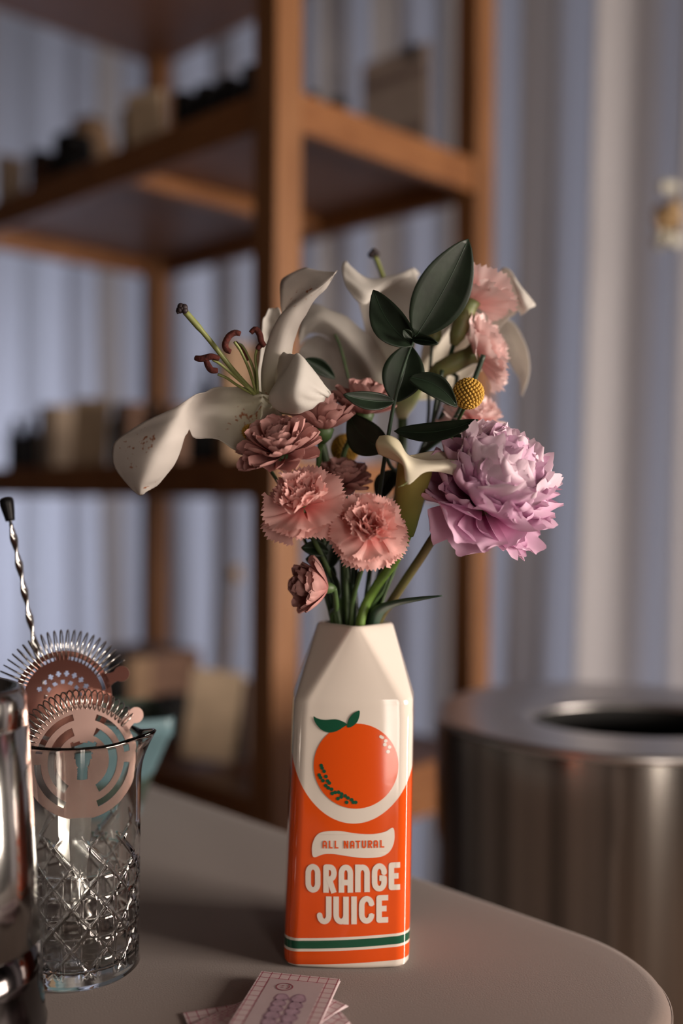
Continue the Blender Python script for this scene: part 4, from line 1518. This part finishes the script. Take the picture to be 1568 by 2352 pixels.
br = thing('leafy_branch', 'dark green leafy branch with pointed glossy leaves rising through the bouquet', 'foliage', W(868, 1190, .695))
stem(br, [W(955, 768, .640), W(930, 830, .646), W(906, 920, .652), W(885, 1040, .664), W(872, 1130, .680), W(850, 1300, .700)], 832, .000, [.0009 + .0010 * i / 26 for i in range(27)], M['stem_dark'])
leaf(br, (955, 772), (1075, 549), 124, .640, .630, bend=6, fold=.006, roll=.004)
leaf(br, (948, 796), (857, 666), 80, .642, .652, bend=-14, fold=.006, roll=.006)
leaf(br, (905, 925), (940, 790), 98, .664, .672, bend=4, fold=.004, peak=.5)
leaf(br, (938, 866), (1050, 935), 52, .646, .640, bend=-16, fold=.005, roll=-.004)
leaf(br, (906, 922), (788, 906), 42, .648, .634, bend=-6, fold=.004, roll=.003)
leaf(br, (905, 990), (1098, 964), 44, .660, .640, bend=14, fold=.004, roll=-.004)
leaf(br, (888, 1035), (800, 952), 82, .668, .690, bend=-14, fold=.004)
leaf(br, (945, 778), (925, 757), 22, .640, .634, fold=.003)
leaf(br, (945, 780), (1006, 789), 22, .640, .628, bend=-3, fold=.005)
leaf(br, (700, 825), (770, 870), 34, .690, .700, bend=-4, fold=.003)
b = MB(); b.tube(catmull([W(905, 925, .652), W(860, 923, .645), W(800, 908, .636)], 8), .0007, 6); b.build('leaf_stalk', M['stem_dark'], br)

br2 = thing('leafy_twig', 'dark branching twig with small leaves between the calla lily and peony', 'foliage', W(985, 1010, .700))
stem(br2, [W(1110, 815, .690), W(1085, 880, .694), W(1030, 985, .700), W(960, 1050, .705), W(905, 1180, .708), W(880, 1320, .706)], 856, .004, .0018, M['stem_dark'])
for pts in ([(985, 1030, .704), (1000, 930, .704), (1015, 850, .704)], [(960, 1050, .705), (1010, 1010, .70), (1060, 985, .696)], [(955, 1060, .705), (905, 1080, .70), (880, 1030, .69)]):
    b = MB(); b.tube(catmull([W(*p) for p in pts], 8), .0015, 6); b.build('side_twig', M['stem_dark'], br2)
leaf(br2, (1010, 1010), (1080, 985), 44, .698, .692, bend=-6, fold=.004)
leaf(br2, (905, 1080), (868, 1150), 46, .702, .706, bend=6, fold=.004)
leaf(br2, (930, 1230), (975, 1140), 30, .700, .704, bend=-6, fold=.004)

bl = thing('grass_blade', 'narrow grey green leaf blade arching right just above the vase mouth', 'foliage', W(850, 1422, .692))
b = MB(); b.grid(loft([
    [(840, 1450, .700), (850, 1452, .697), (862, 1455, .700)], [(846, 1415, .696), (858, 1420, .690), (872, 1428, .694)], [(862, 1392, .688), (872, 1398, .682), (884, 1406, .688)],
    [(900, 1380, .676), (905, 1385, .672), (910, 1392, .676)], [(950, 1372, .664), (953, 1376, .662), (956, 1381, .664)], [(1016, 1367, .654), (1016, 1368, .654), (1016, 1369, .654)]], 20, 6))
b.build('blade', M['leaf_blue'], bl, solid=.0005, flipfix=False)

# small leaves and stems low in the bunch
lw = thing('leafy_sprig', 'short stem with dark folded leaves at left below the front carnations', 'foliage', W(740, 1290, .690))
stem(lw, [W(722, 1215, .680), W(740, 1290, .690), W(758, 1370, .696)], 768, .004, .0022, M['stem_dark'])
leaf(lw, (755, 1268), (692, 1258), 36, .684, .674, bend=4, fold=.005)
leaf(lw, (752, 1302), (702, 1284), 42, .686, .680, bend=10, fold=.005)
leaf(lw, (748, 1310), (770, 1225), 40, .690, .694, bend=4, fold=.004)
leaf(lw, (775, 1380), (748, 1300), 26, .688, .686, bend=4, fold=.004)
for i, (x, y, Y, pm, dy, r_, mm, lab) in enumerate((
        (745, 1230, .705, 784, .008, .0020, 'stem', 'green flower stem left of centre between carnations and vase mouth'),
        (800, 1250, .700, 816, .000, .0022, 'stem_dark', 'dark green flower stem at the centre of the vase mouth'),
        (905, 1235, .715, 842, .008, .0034, 'stem', 'thick green flower stem behind the calla lily stem'))):
    o = thing('flower_stalk', lab, 'stem', W(x, y, Y), 'bare stems above the vase mouth')
    stem(o, [W(x, y, Y), W((x + pm) / 2 + 3, 1340, .705)], pm, dy, r_, M[mm])
    leaf(o, ((x + pm) / 2 + 2, 1345), ((x + pm) / 2 - 12 + i * 14, 1285), 18, .700, .698, bend=3, fold=.004, name='leaf')

# ------------------------------------------------------------------ printed cards
def gridcard():
    m, nt, N, L, p = newmat('pink_grid_card')
    tc = N.new('ShaderNodeTexCoord')
    sp = N.new('ShaderNodeSeparateXYZ'); L.new(tc.outputs['Object'], sp.inputs[0])
    outs = []
    for ax in ('X', 'Y'):
        a = N.new('ShaderNodeMath'); a.operation = 'MULTIPLY'; a.inputs[1].default_value = 1 / 0.0060
        L.new(sp.outputs[ax], a.inputs[0])
        f = N.new('ShaderNodeMath'); f.operation = 'FRACT'; L.new(a.outputs[0], f.inputs[0])
        c = N.new('ShaderNodeMath'); c.operation = 'LESS_THAN'; c.inputs[1].default_value = 0.09; L.new(f.outputs[0], c.inputs[0])
        outs.append(c.outputs[0])
    mxm = N.new('ShaderNodeMath'); mxm.operation = 'MAXIMUM'; L.new(outs[0], mxm.inputs[0]); L.new(outs[1], mxm.inputs[1])
    # lines only on the printed face
    ge = N.new('ShaderNodeNewGeometry')
    sn = N.new('ShaderNodeSeparateXYZ'); L.new(ge.outputs['Normal'], sn.inputs[0])
    up = N.new('ShaderNodeMath'); up.operation = 'GREATER_THAN'; up.inputs[1].default_value = 0.5; L.new(sn.outputs['Z'], up.inputs[0])
    mu = N.new('ShaderNodeMath'); mu.operation = 'MULTIPLY'; L.new(mxm.outputs[0], mu.inputs[0]); L.new(up.outputs[0], mu.inputs[1])
    mx = N.new('ShaderNodeMixRGB'); mx.inputs[1].default_value = (0.54, 0.44, 0.45, 1); mx.inputs[2].default_value = (0.28, 0.04, 0.08, 1)
    L.new(mu.outputs[0], mx.inputs[0]); L.new(mx.outputs[0], p.inputs['Base Color'])
    p.inputs['Roughness'].default_value = 0.6
    return m


M['gridcard'] = gridcard()


def card(label, corner, edge, z, side, wd=.050, ln=.088, th=.00045, name='printed_card'):
    """corner and edge: two sighted points on the card's long side; side: which way the card lies from it"""
    p, q = onplane(*corner, z), onplane(*edge, z)
    al = Vector((q.x - p.x, q.y - p.y, 0)).normalized()
    ac = Vector((al.y, -al.x, 0)) * side
    c = Vector((p.x, p.y, z + th / 2)) + al * ln / 2 + ac * wd / 2
    rot = math.atan2(al.x, -al.y)            # local -Y runs along the long side
    o = thing(name, label, 'card', c, 'pile of pink grid cards', rotz=rot)
    b = MB(); b.box(c, (wd, ln, th), Matrix.Rotation(rot, 3, 'Z'))
    b.build('card_sheet', M['gridcard'], o)
    return o, c, rot


z = TABLE + .0003
specs = []
for k in range(2):
    specs.append(((418 + 2 * k, 2330 - 2 * k), (545 + 3 * k, 2307), 1, 'pink grid card lying sideways at the bottom left of the pile', k))
for k in range(2):
    specs.append(((804 - 2 * k, 2349), (750, 2384 + 3 * k), 1, 'pink grid card low in the pile, its corner pointing right', k))
for k in range(4):
    specs.append(((800 - 2 * k, 2312 - k), (745 - k, 2341 + 2 * k), 1, 'pink grid card in the middle bundle of the pile', k))
for k in range(5):
    specs.append(((782 - k, 2254 + (k % 2)), (736 - (k % 3), 2352), 1, 'pink grid card just under the top of the pile', k))
for i, (cn_, ed_, sd_, lab, k) in enumerate(specs):
    extra = ('first', 'second', 'third', 'fourth', 'fifth')[k]
    card(lab + ', ' + extra + ' from below there', cn_, ed_, z, sd_)
    z += .0005
tc_, c, rot = card('uppermost pink grid card with a smiley face and lilac bubble lettering', (780, 2250), (735, 2352), z, 1)
tp = z + .00045
RM = Matrix.Rotation(rot, 3, 'Z')


def cp(x, y, h=.0001): return Vector((c.x, c.y, tp + h)) + RM @ Vector((x, y, 0))


b = MB(); b.poly([cp(x, y, .0001) for x, y in ((-.0170, -.044), (.0170, -.044), (.0170, .0355), (-.0170, .0355))]); b.build('printed_panel', M['card_panel'], tc_)


def flat(name, polys, m, h):
    b = MB()
    for i, pl in enumerate(polys): b.poly([cp(x, y, h + i * 1e-6) for x, y in pl])
    return b.build(name, m, tc_)


# smiley turned on its side
fx, fy, fr = -.0055, .0262, .0050
ring = [(fx + fr * math.cos(a), fy + fr * .9 * math.sin(a)) for a in [i * PI / 16 for i in range(33)]]
sm = ribbon(ring, .0007) + ribbon([(fx + .0010 + .0020 * math.cos(a), fy + .0023 * math.sin(a)) for a in [-1.3 + i * .26 for i in range(11)]], .0007)
sm += ribbon([(fx - .0020, fy + .0012), (fx - .0004, fy + .0012)], .0007) + ribbon([(fx - .0020, fy - .0010), (fx - .0004, fy - .0010)], .0007)
flat('smiley_print', sm, M['red_ink'], .0003)
rnd = random.Random(4)
for cx_, y0 in ((-.0040, .0165), (.0062, .0175)):
    yy = y0
    while yy > -.040:
        hh = rnd.uniform(.0062, .0086)
        ww = rnd.uniform(.0039, .0045)
        yc_ = yy - hh / 2
        flat('bubble_letter', [[(cx_ + ww * 1.12 * math.cos(a) * (1 + .12 * math.sin(3 * a + yy * 900)), yc_ + hh * .72 * math.sin(a)) for a in [i * PI / 11 for i in range(22)]]], M['lilac_dark'], .0002)
        flat('bubble_letter_fill', [[(cx_ + ww * .86 * math.cos(a) * (1 + .10 * math.sin(3 * a + yy * 900)), yc_ + hh * .54 * math.sin(a)) for a in [i * PI / 11 for i in range(22)]]], M['lilac'], .0003)
        yy -= hh * 1.02

# ------------------------------------------------------------------ mint pot on the table
pp = onplane(250, 1862, TABLE)
pot = thing('pot', 'mint green tapered square pot standing behind the cut mixing glass', 'pot', (pp.x, pp.y, TABLE), rotz=R(20))
PRM = Matrix.Rotation(R(20), 3, 'Z')


def potring(hw, z, r_):
    return [Vector((pp.x, pp.y, TABLE + z)) + PRM @ Vector((q.x, q.y, 0)) for q in section(hw, r_, .01, .004, 0.0)]


b = MB()
rows = [potring(.020, .0005, .006), potring(.026, .001, .007), potring(.030, .02, .008), potring(.0505, .078, .009), potring(.0530, .080, .009), potring(.0540, .0955, .009), potring(.0530, .097, .009)]
s = b.grid(rows, close=True); b.face([s + j for j in range(len(rows[0]))][::-1])
b.build('outer_wall', M['teal'], pot)
b = MB()
rows = [potring(.0530, .097, .009), potring(.0505, .0955, .008), potring(.048, .080, .008), potring(.029, .012, .006)]
s = b.grid(rows, close=True); b.face([s + 3 * len(rows[0]) + j for j in range(len(rows[0]))])
b.build('inner_wall', M['tealin'], pot)

# ------------------------------------------------------------------ cut mixing glass
gp = Vector((-.1680, .664, TABLE + .0004))
GH, GR = .1495, .0398
glass = thing('mixing_glass', 'clear cut glass mixing jug with a pouring lip and diamond pattern, holding two strainers', 'glass', gp)


def glass_mesh():
    NT, NZ = 352, 150
    b = MB()
    rows = []

    def gr(z):
        return GR - .0012 * (1 - z / GH)

    def spout(th, z):
        d = (th + R(8) + PI) % (2 * PI) - PI
        k = max(0, (z - GH * .80) / (GH * .20)) ** 2
        return .0115 * k * math.exp(-(d / .30) ** 2), .0045 * k * math.exp(-(d / .34) ** 2)
    for z, rr in ((0.0, .80), (.0006, .93), (.003, .99)):
        rows.append([(GR * rr * math.cos(2 * PI * j / NT), GR * rr * math.sin(2 * PI * j / NT), z) for j in range(NT)])
    for i in range(NZ + 1):
        z = .006 + (GH - .006) * i / NZ
        row = []
        for j in range(NT):
            th = 2 * PI * j / NT
            r_ = gr(z)
            if .008 < z < GH * .64:
                fade = min(1, (z - .008) / .004) * min(1, (GH * .64 - z) / .006 + .0)
                p1 = (th * 11 / (2 * PI) + z / .0255) % 1.0
                p2 = (th * 11 / (2 * PI) - z / .0255) % 1.0
                g1 = max(0, 1 - abs(p1 - .5) / .085); g2 = max(0, 1 - abs(p2 - .5) / .085)
                # star cut lines in the diamond centres
                g3 = max(0, 1 - abs((th * 22 / (2 * PI)) % 1.0 - .5) / .08) * .6
                g4 = max(0, 1 - abs((z / .01275) % 1.0 - .5) / .11) * .5
                if z > GH * .50: g3 = g4 = 0; g2 *= (math.sin(th * 11) > -.2)
                r_ -= .0016 * max(g1, g2, g3, g4) * fade
            ds, dz = spout(th, z)
            row.append(((r_ + ds) * math.cos(th), (r_ + ds) * math.sin(th), z + dz))
        rows.append(row)
    for dz_, ins in ((.0010, .0010), (.0006, .0022), (-.003, .0028)):
        row = []
        for j in range(NT):
            th = 2 * PI * j / NT
            ds, dd = spout(th, GH)
            r_ = gr(GH) - ins
            row.append(((r_ + ds) * math.cos(th), (r_ + ds) * math.sin(th), GH + dz_ + dd))
        rows.append(row)
    for i in range(1, 30):
        z = GH - .003 - (GH - .003 - .012) * i / 29
        row = []
        for j in range(NT):
            th = 2 * PI * j / NT
            ds, dd = spout(th, z)
            r_ = gr(z) - .0030
            row.append(((r_ + ds) * math.cos(th), (r_ + ds) * math.sin(th), z + dd))
        rows.append(row)
    rows.append([(GR * .80 * math.cos(2 * PI * j / NT), GR * .80 * math.sin(2 * PI * j / NT), .0095) for j in range(NT)])
    rows = [[Vector(p) + gp for p in r_] for r_ in rows]
    s = b.grid(rows, close=True)
    b.face([s + j for j in range(NT)][::-1])
    e = s + (len(rows) - 1) * NT
    b.face([e + j for j in range(NT)])
    b.build('jug_body', M['glass'], glass)


glass_mesh()


# ------------------------------------------------------------------ strainers
def strainer(label, center, normal, up, Rr, holes, spring_arc, ear_angles, turns, seed, coil=.0055, handle=.085, disc=None):
    """flat slotted disc with ears, a handle and a wire spring round its rim"""
    Nn = Vector(normal).normalized()
    Uu = Vector(up); Uu = (Uu - Nn * Uu.dot(Nn)).normalized()
    Rt = Uu.cross(Nn)

    def P(x, y, n=0.0): return center + Rt * x + Uu * y + Nn * n
    o = thing('cocktail_strainer', label, 'strainer', center - Uu * (Rr + handle), 'strainers in the mixing glass')
    nr, na = 26, 120
    b = MB()
    for side in (-.0006, .0006):
        s = len(b.v)
        for i in range(nr + 1):
            for j in range(na):
                a = 2 * PI * j / na
                r_ = Rr * (.02 + .98 * i / nr)
                b.vert(P(r_ * math.sin(a), r_ * math.cos(a), side))
    n1 = (nr + 1) * na
    cell = lambda i, j: not holes(((i + .5) / nr), (j + .5) / na * 360)
    keep = [[cell(i, j) for j in range(na)] for i in range(nr)]
    for i in range(nr):
        for j in range(na):
            if not keep[i][j]: continue
            k = (j + 1) % na
            q = (i * na + j, i * na + k, (i + 1) * na + k, (i + 1) * na + j)
            b.face(q, False); b.face([n1 + t for t in q][::-1], False)
            for (ii, jj, e0, e1) in ((i - 1, j, q[0], q[1]), (i + 1, j, q[3], q[2]), (i, (j - 1) % na, q[0], q[3]), (i, k, q[1], q[2])):
                if ii < 0 or ii >= nr or not keep[ii][jj]:
                    b.face((e0, e1, n1 + e1, n1 + e0), False)
    b.build('disc', disc or M['rose_reflection_steel'], o)
    for a in ear_angles:
        a = R(a)
        d = Vector((math.sin(a), math.cos(a)))
        b = MB()
        pts = []
        t_ = Vector((d.y, -d.x))
        outl = [(-.0055, -.003), (-.0036, .002), (-.0034, .004)] + [(.0052 * math.sin(R(q)), .0090 - .0052 * math.cos(R(q))) for q in range(-40, -321, -20)] + [(.0034, .004), (.0036, .002), (.0055, -.003)]
        for sd in (-.0006, .0006):
            pts.append([P(*(d * (Rr + y) + t_ * x), sd) for x, y in outl])
        b.poly(pts[0]); b.poly(pts[1])
        b.grid(pts, close=True, smooth=False)
        b.build('ear', disc or M['rose_reflection_steel'], o)
    b = MB()
    pts = []
    hw = .0065
    for y in (-Rr * .97, -Rr - .012, -Rr - .03, -Rr - handle * .9, -Rr - handle):
        wv = hw if y > -Rr - .02 else hw * .72
        pts.append([P(-wv, y, -.0006), P(wv, y, -.0006), P(wv, y, .0010), P(-wv, y, .0010)])
    s = b.grid(pts, close=True, smooth=False)
    b.face([s + 16 + j for j in range(4)], False)
    b.build('handle', M['steel'], o)
    a0, a1 = spring_arc
    n = turns * 14
    q = []
    for i in range(n + 1):
        a = R(a0 + (a1 - a0) * i / n)
        t = 2 * PI * i / 14
        rr = Rr + coil * .35 + coil * math.cos(t)
        q.append(P(rr * math.sin(a), rr * math.cos(a), -.004 + coil * math.sin(t)))
    b = MB(); b.tube(q, .00048, 5); b.build('spring', M['spring'], o)
    return o


def holes_front(r_, a):
    d = (a + 180) % 360 - 180
    ad = abs(d)
    if .74 < r_ < .86 and (14 < ad < 80 or 94 < ad < 160): return True
    if .48 < r_ < .60 and (20 < ad < 150): return True
    # keyhole in the middle
    x, y = r_ * math.sin(R(d)), r_ * math.cos(R(d))
    if -.30 < y < .32 and abs(x) < .085 + .16 * max(0, (y + .10) / .42): return True
    return False


def holes_back(r_, a):
    d = (a + 180) % 360 - 180
    if .80 < r_ < .88 and 8 < abs(d) < 80: return True
    if .80 < r_ < .88 and 100 < abs(d) < 165: return True
    for rr, st, of in ((.52, 18, 9), (.34, 26, 0)):
        k = round((d - of) / st) * st + of
        if abs(k) <= 80:
            dx = math.hypot(r_ * math.sin(R(d)) - rr * math.sin(R(k)), r_ * math.cos(R(d)) - rr * math.cos(R(k)))
            if dx < .045: return True
    return False


strainer('steel cocktail strainer in front, its round slotted head leaning on the glass rim', W(190, 1748, .656), (.50, -.84, .20), (-.02, .22, .98), .0355, holes_front, (-92, 52), (-76, 50), 27, 1, coil=.0072, handle=.050)
strainer('steel cocktail strainer behind with an open wire spring, higher than the front strainer', W(145, 1606, .676), (.10, -.97, .20), (-.08, .20, .97), .0315, holes_back, (-68, 60), (-90, 70), 23, 2, coil=.0105, handle=.072, disc=M['red_reflection_steel'])


# ------------------------------------------------------------------ bar spoon
def spoon():
    t0 = W(18, 1168, .698)
    foot = Vector((gp.x + .004, .682, TABLE + .019))
    o = thing('bar_spoon', 'long twisted bar spoon with a black tip, standing in the mixing glass', 'spoon', foot)
    b = MB()
    n = 260
    rows = []
    d = (foot - t0).normalized()
    e1 = d.orthogonal().normalized(); e2 = d.cross(e1)
    Lg = (foot - t0).length
    for i in range(n + 1):
        s = Lg * i / n
        tw = s / .0058
        p = t0 + d * s
        amp = 1.0 if s > .010 else .6
        row = []
        for j in range(8):
            a = 2 * PI * j / 8
            x, y = .0026 * math.cos(a) * amp, .0013 * math.sin(a) * amp
            row.append(p + e1 * (x * math.cos(tw) - y * math.sin(tw)) + e2 * (x * math.sin(tw) + y * math.cos(tw)))
        rows.append(row)
    b.grid(rows, close=True)
    b.build('twisted_shaft', M['steel'], o)
    b = MB()
    q = [t0 - d * .0075, t0 - d * .0055, t0 - d * .001, t0 + d * .004, t0 + d * .0085]
    b.tube(catmull(q, 12), [.0018, .0034, .0042, .0046, .0047, .0046, .0044, .0042, .0040, .0037, .0034, .0032, .003], 14)
    b.build('black_tip', M['black'], o)
    b = MB(); b.sphere(foot, .007, 12, 8, (1, .5, 1)); b.build('spoon_bowl', M['steel'], o)


spoon()


# ------------------------------------------------------------------ shaker tins (upside down, one over the other)
def tins():
    sp = Vector((-.2185, .582, TABLE + .0004))
    top = W(40, 1585, .575).z - sp.z
    r0, r1 = .0382, .0502
    o = thing('shaker_tin', 'dark lower shaker tin, upside down beneath the bright tin at the left edge', 'shaker', sp, 'shaker tins')
    zz = lambda z: r1 + .0012 + (r0 - r1) * z / top
    b = MB()
    b.lathe([(zz(0) - .001, .0), (zz(0) + .0008, .0008), (zz(0) + .0008, .003), (zz(0), .004), (zz(.03) , .03), (zz(.05), .050), (zz(.05) - .0022, .0505), (zz(.08) - .003, .08), (zz(top) - .0035, top - .012), (.02, top - .012)], sp, 72, cap1=True)
    b.build('tin_body', M['tin_dark'], o)
    o = thing('shaker_tin', 'bright polished shaker tin upside down at the left edge, over the dark tin', 'shaker', sp + Vector((0, 0, .051)), 'shaker tins')
    b = MB()
    k = lambda z: zz(z) + .0004
    b.lathe([(k(.052) - .0006, .051), (k(.052), .0514), (k(.09), .09), (k(top - .022), top - .022), (k(top - .021) - .0005, top - .0215), (k(top - .02), top - .0205), (k(top - .006), top - .006), (k(top) - .0012, top - .0015), (k(top) - .004, top),
             (k(top) - .006, top - .0008), (k(top) - .0075, top - .006), (.004, top - .0075)], sp, 96, cap1=True)
    b.build('tin_body', M['steel_worn'], o)


M['tin_dark'] = mat('dark_tin', (0.10, 0.09, 0.09), rough=0.10, metal=1.0, var=0.2, scale=18)
tins()
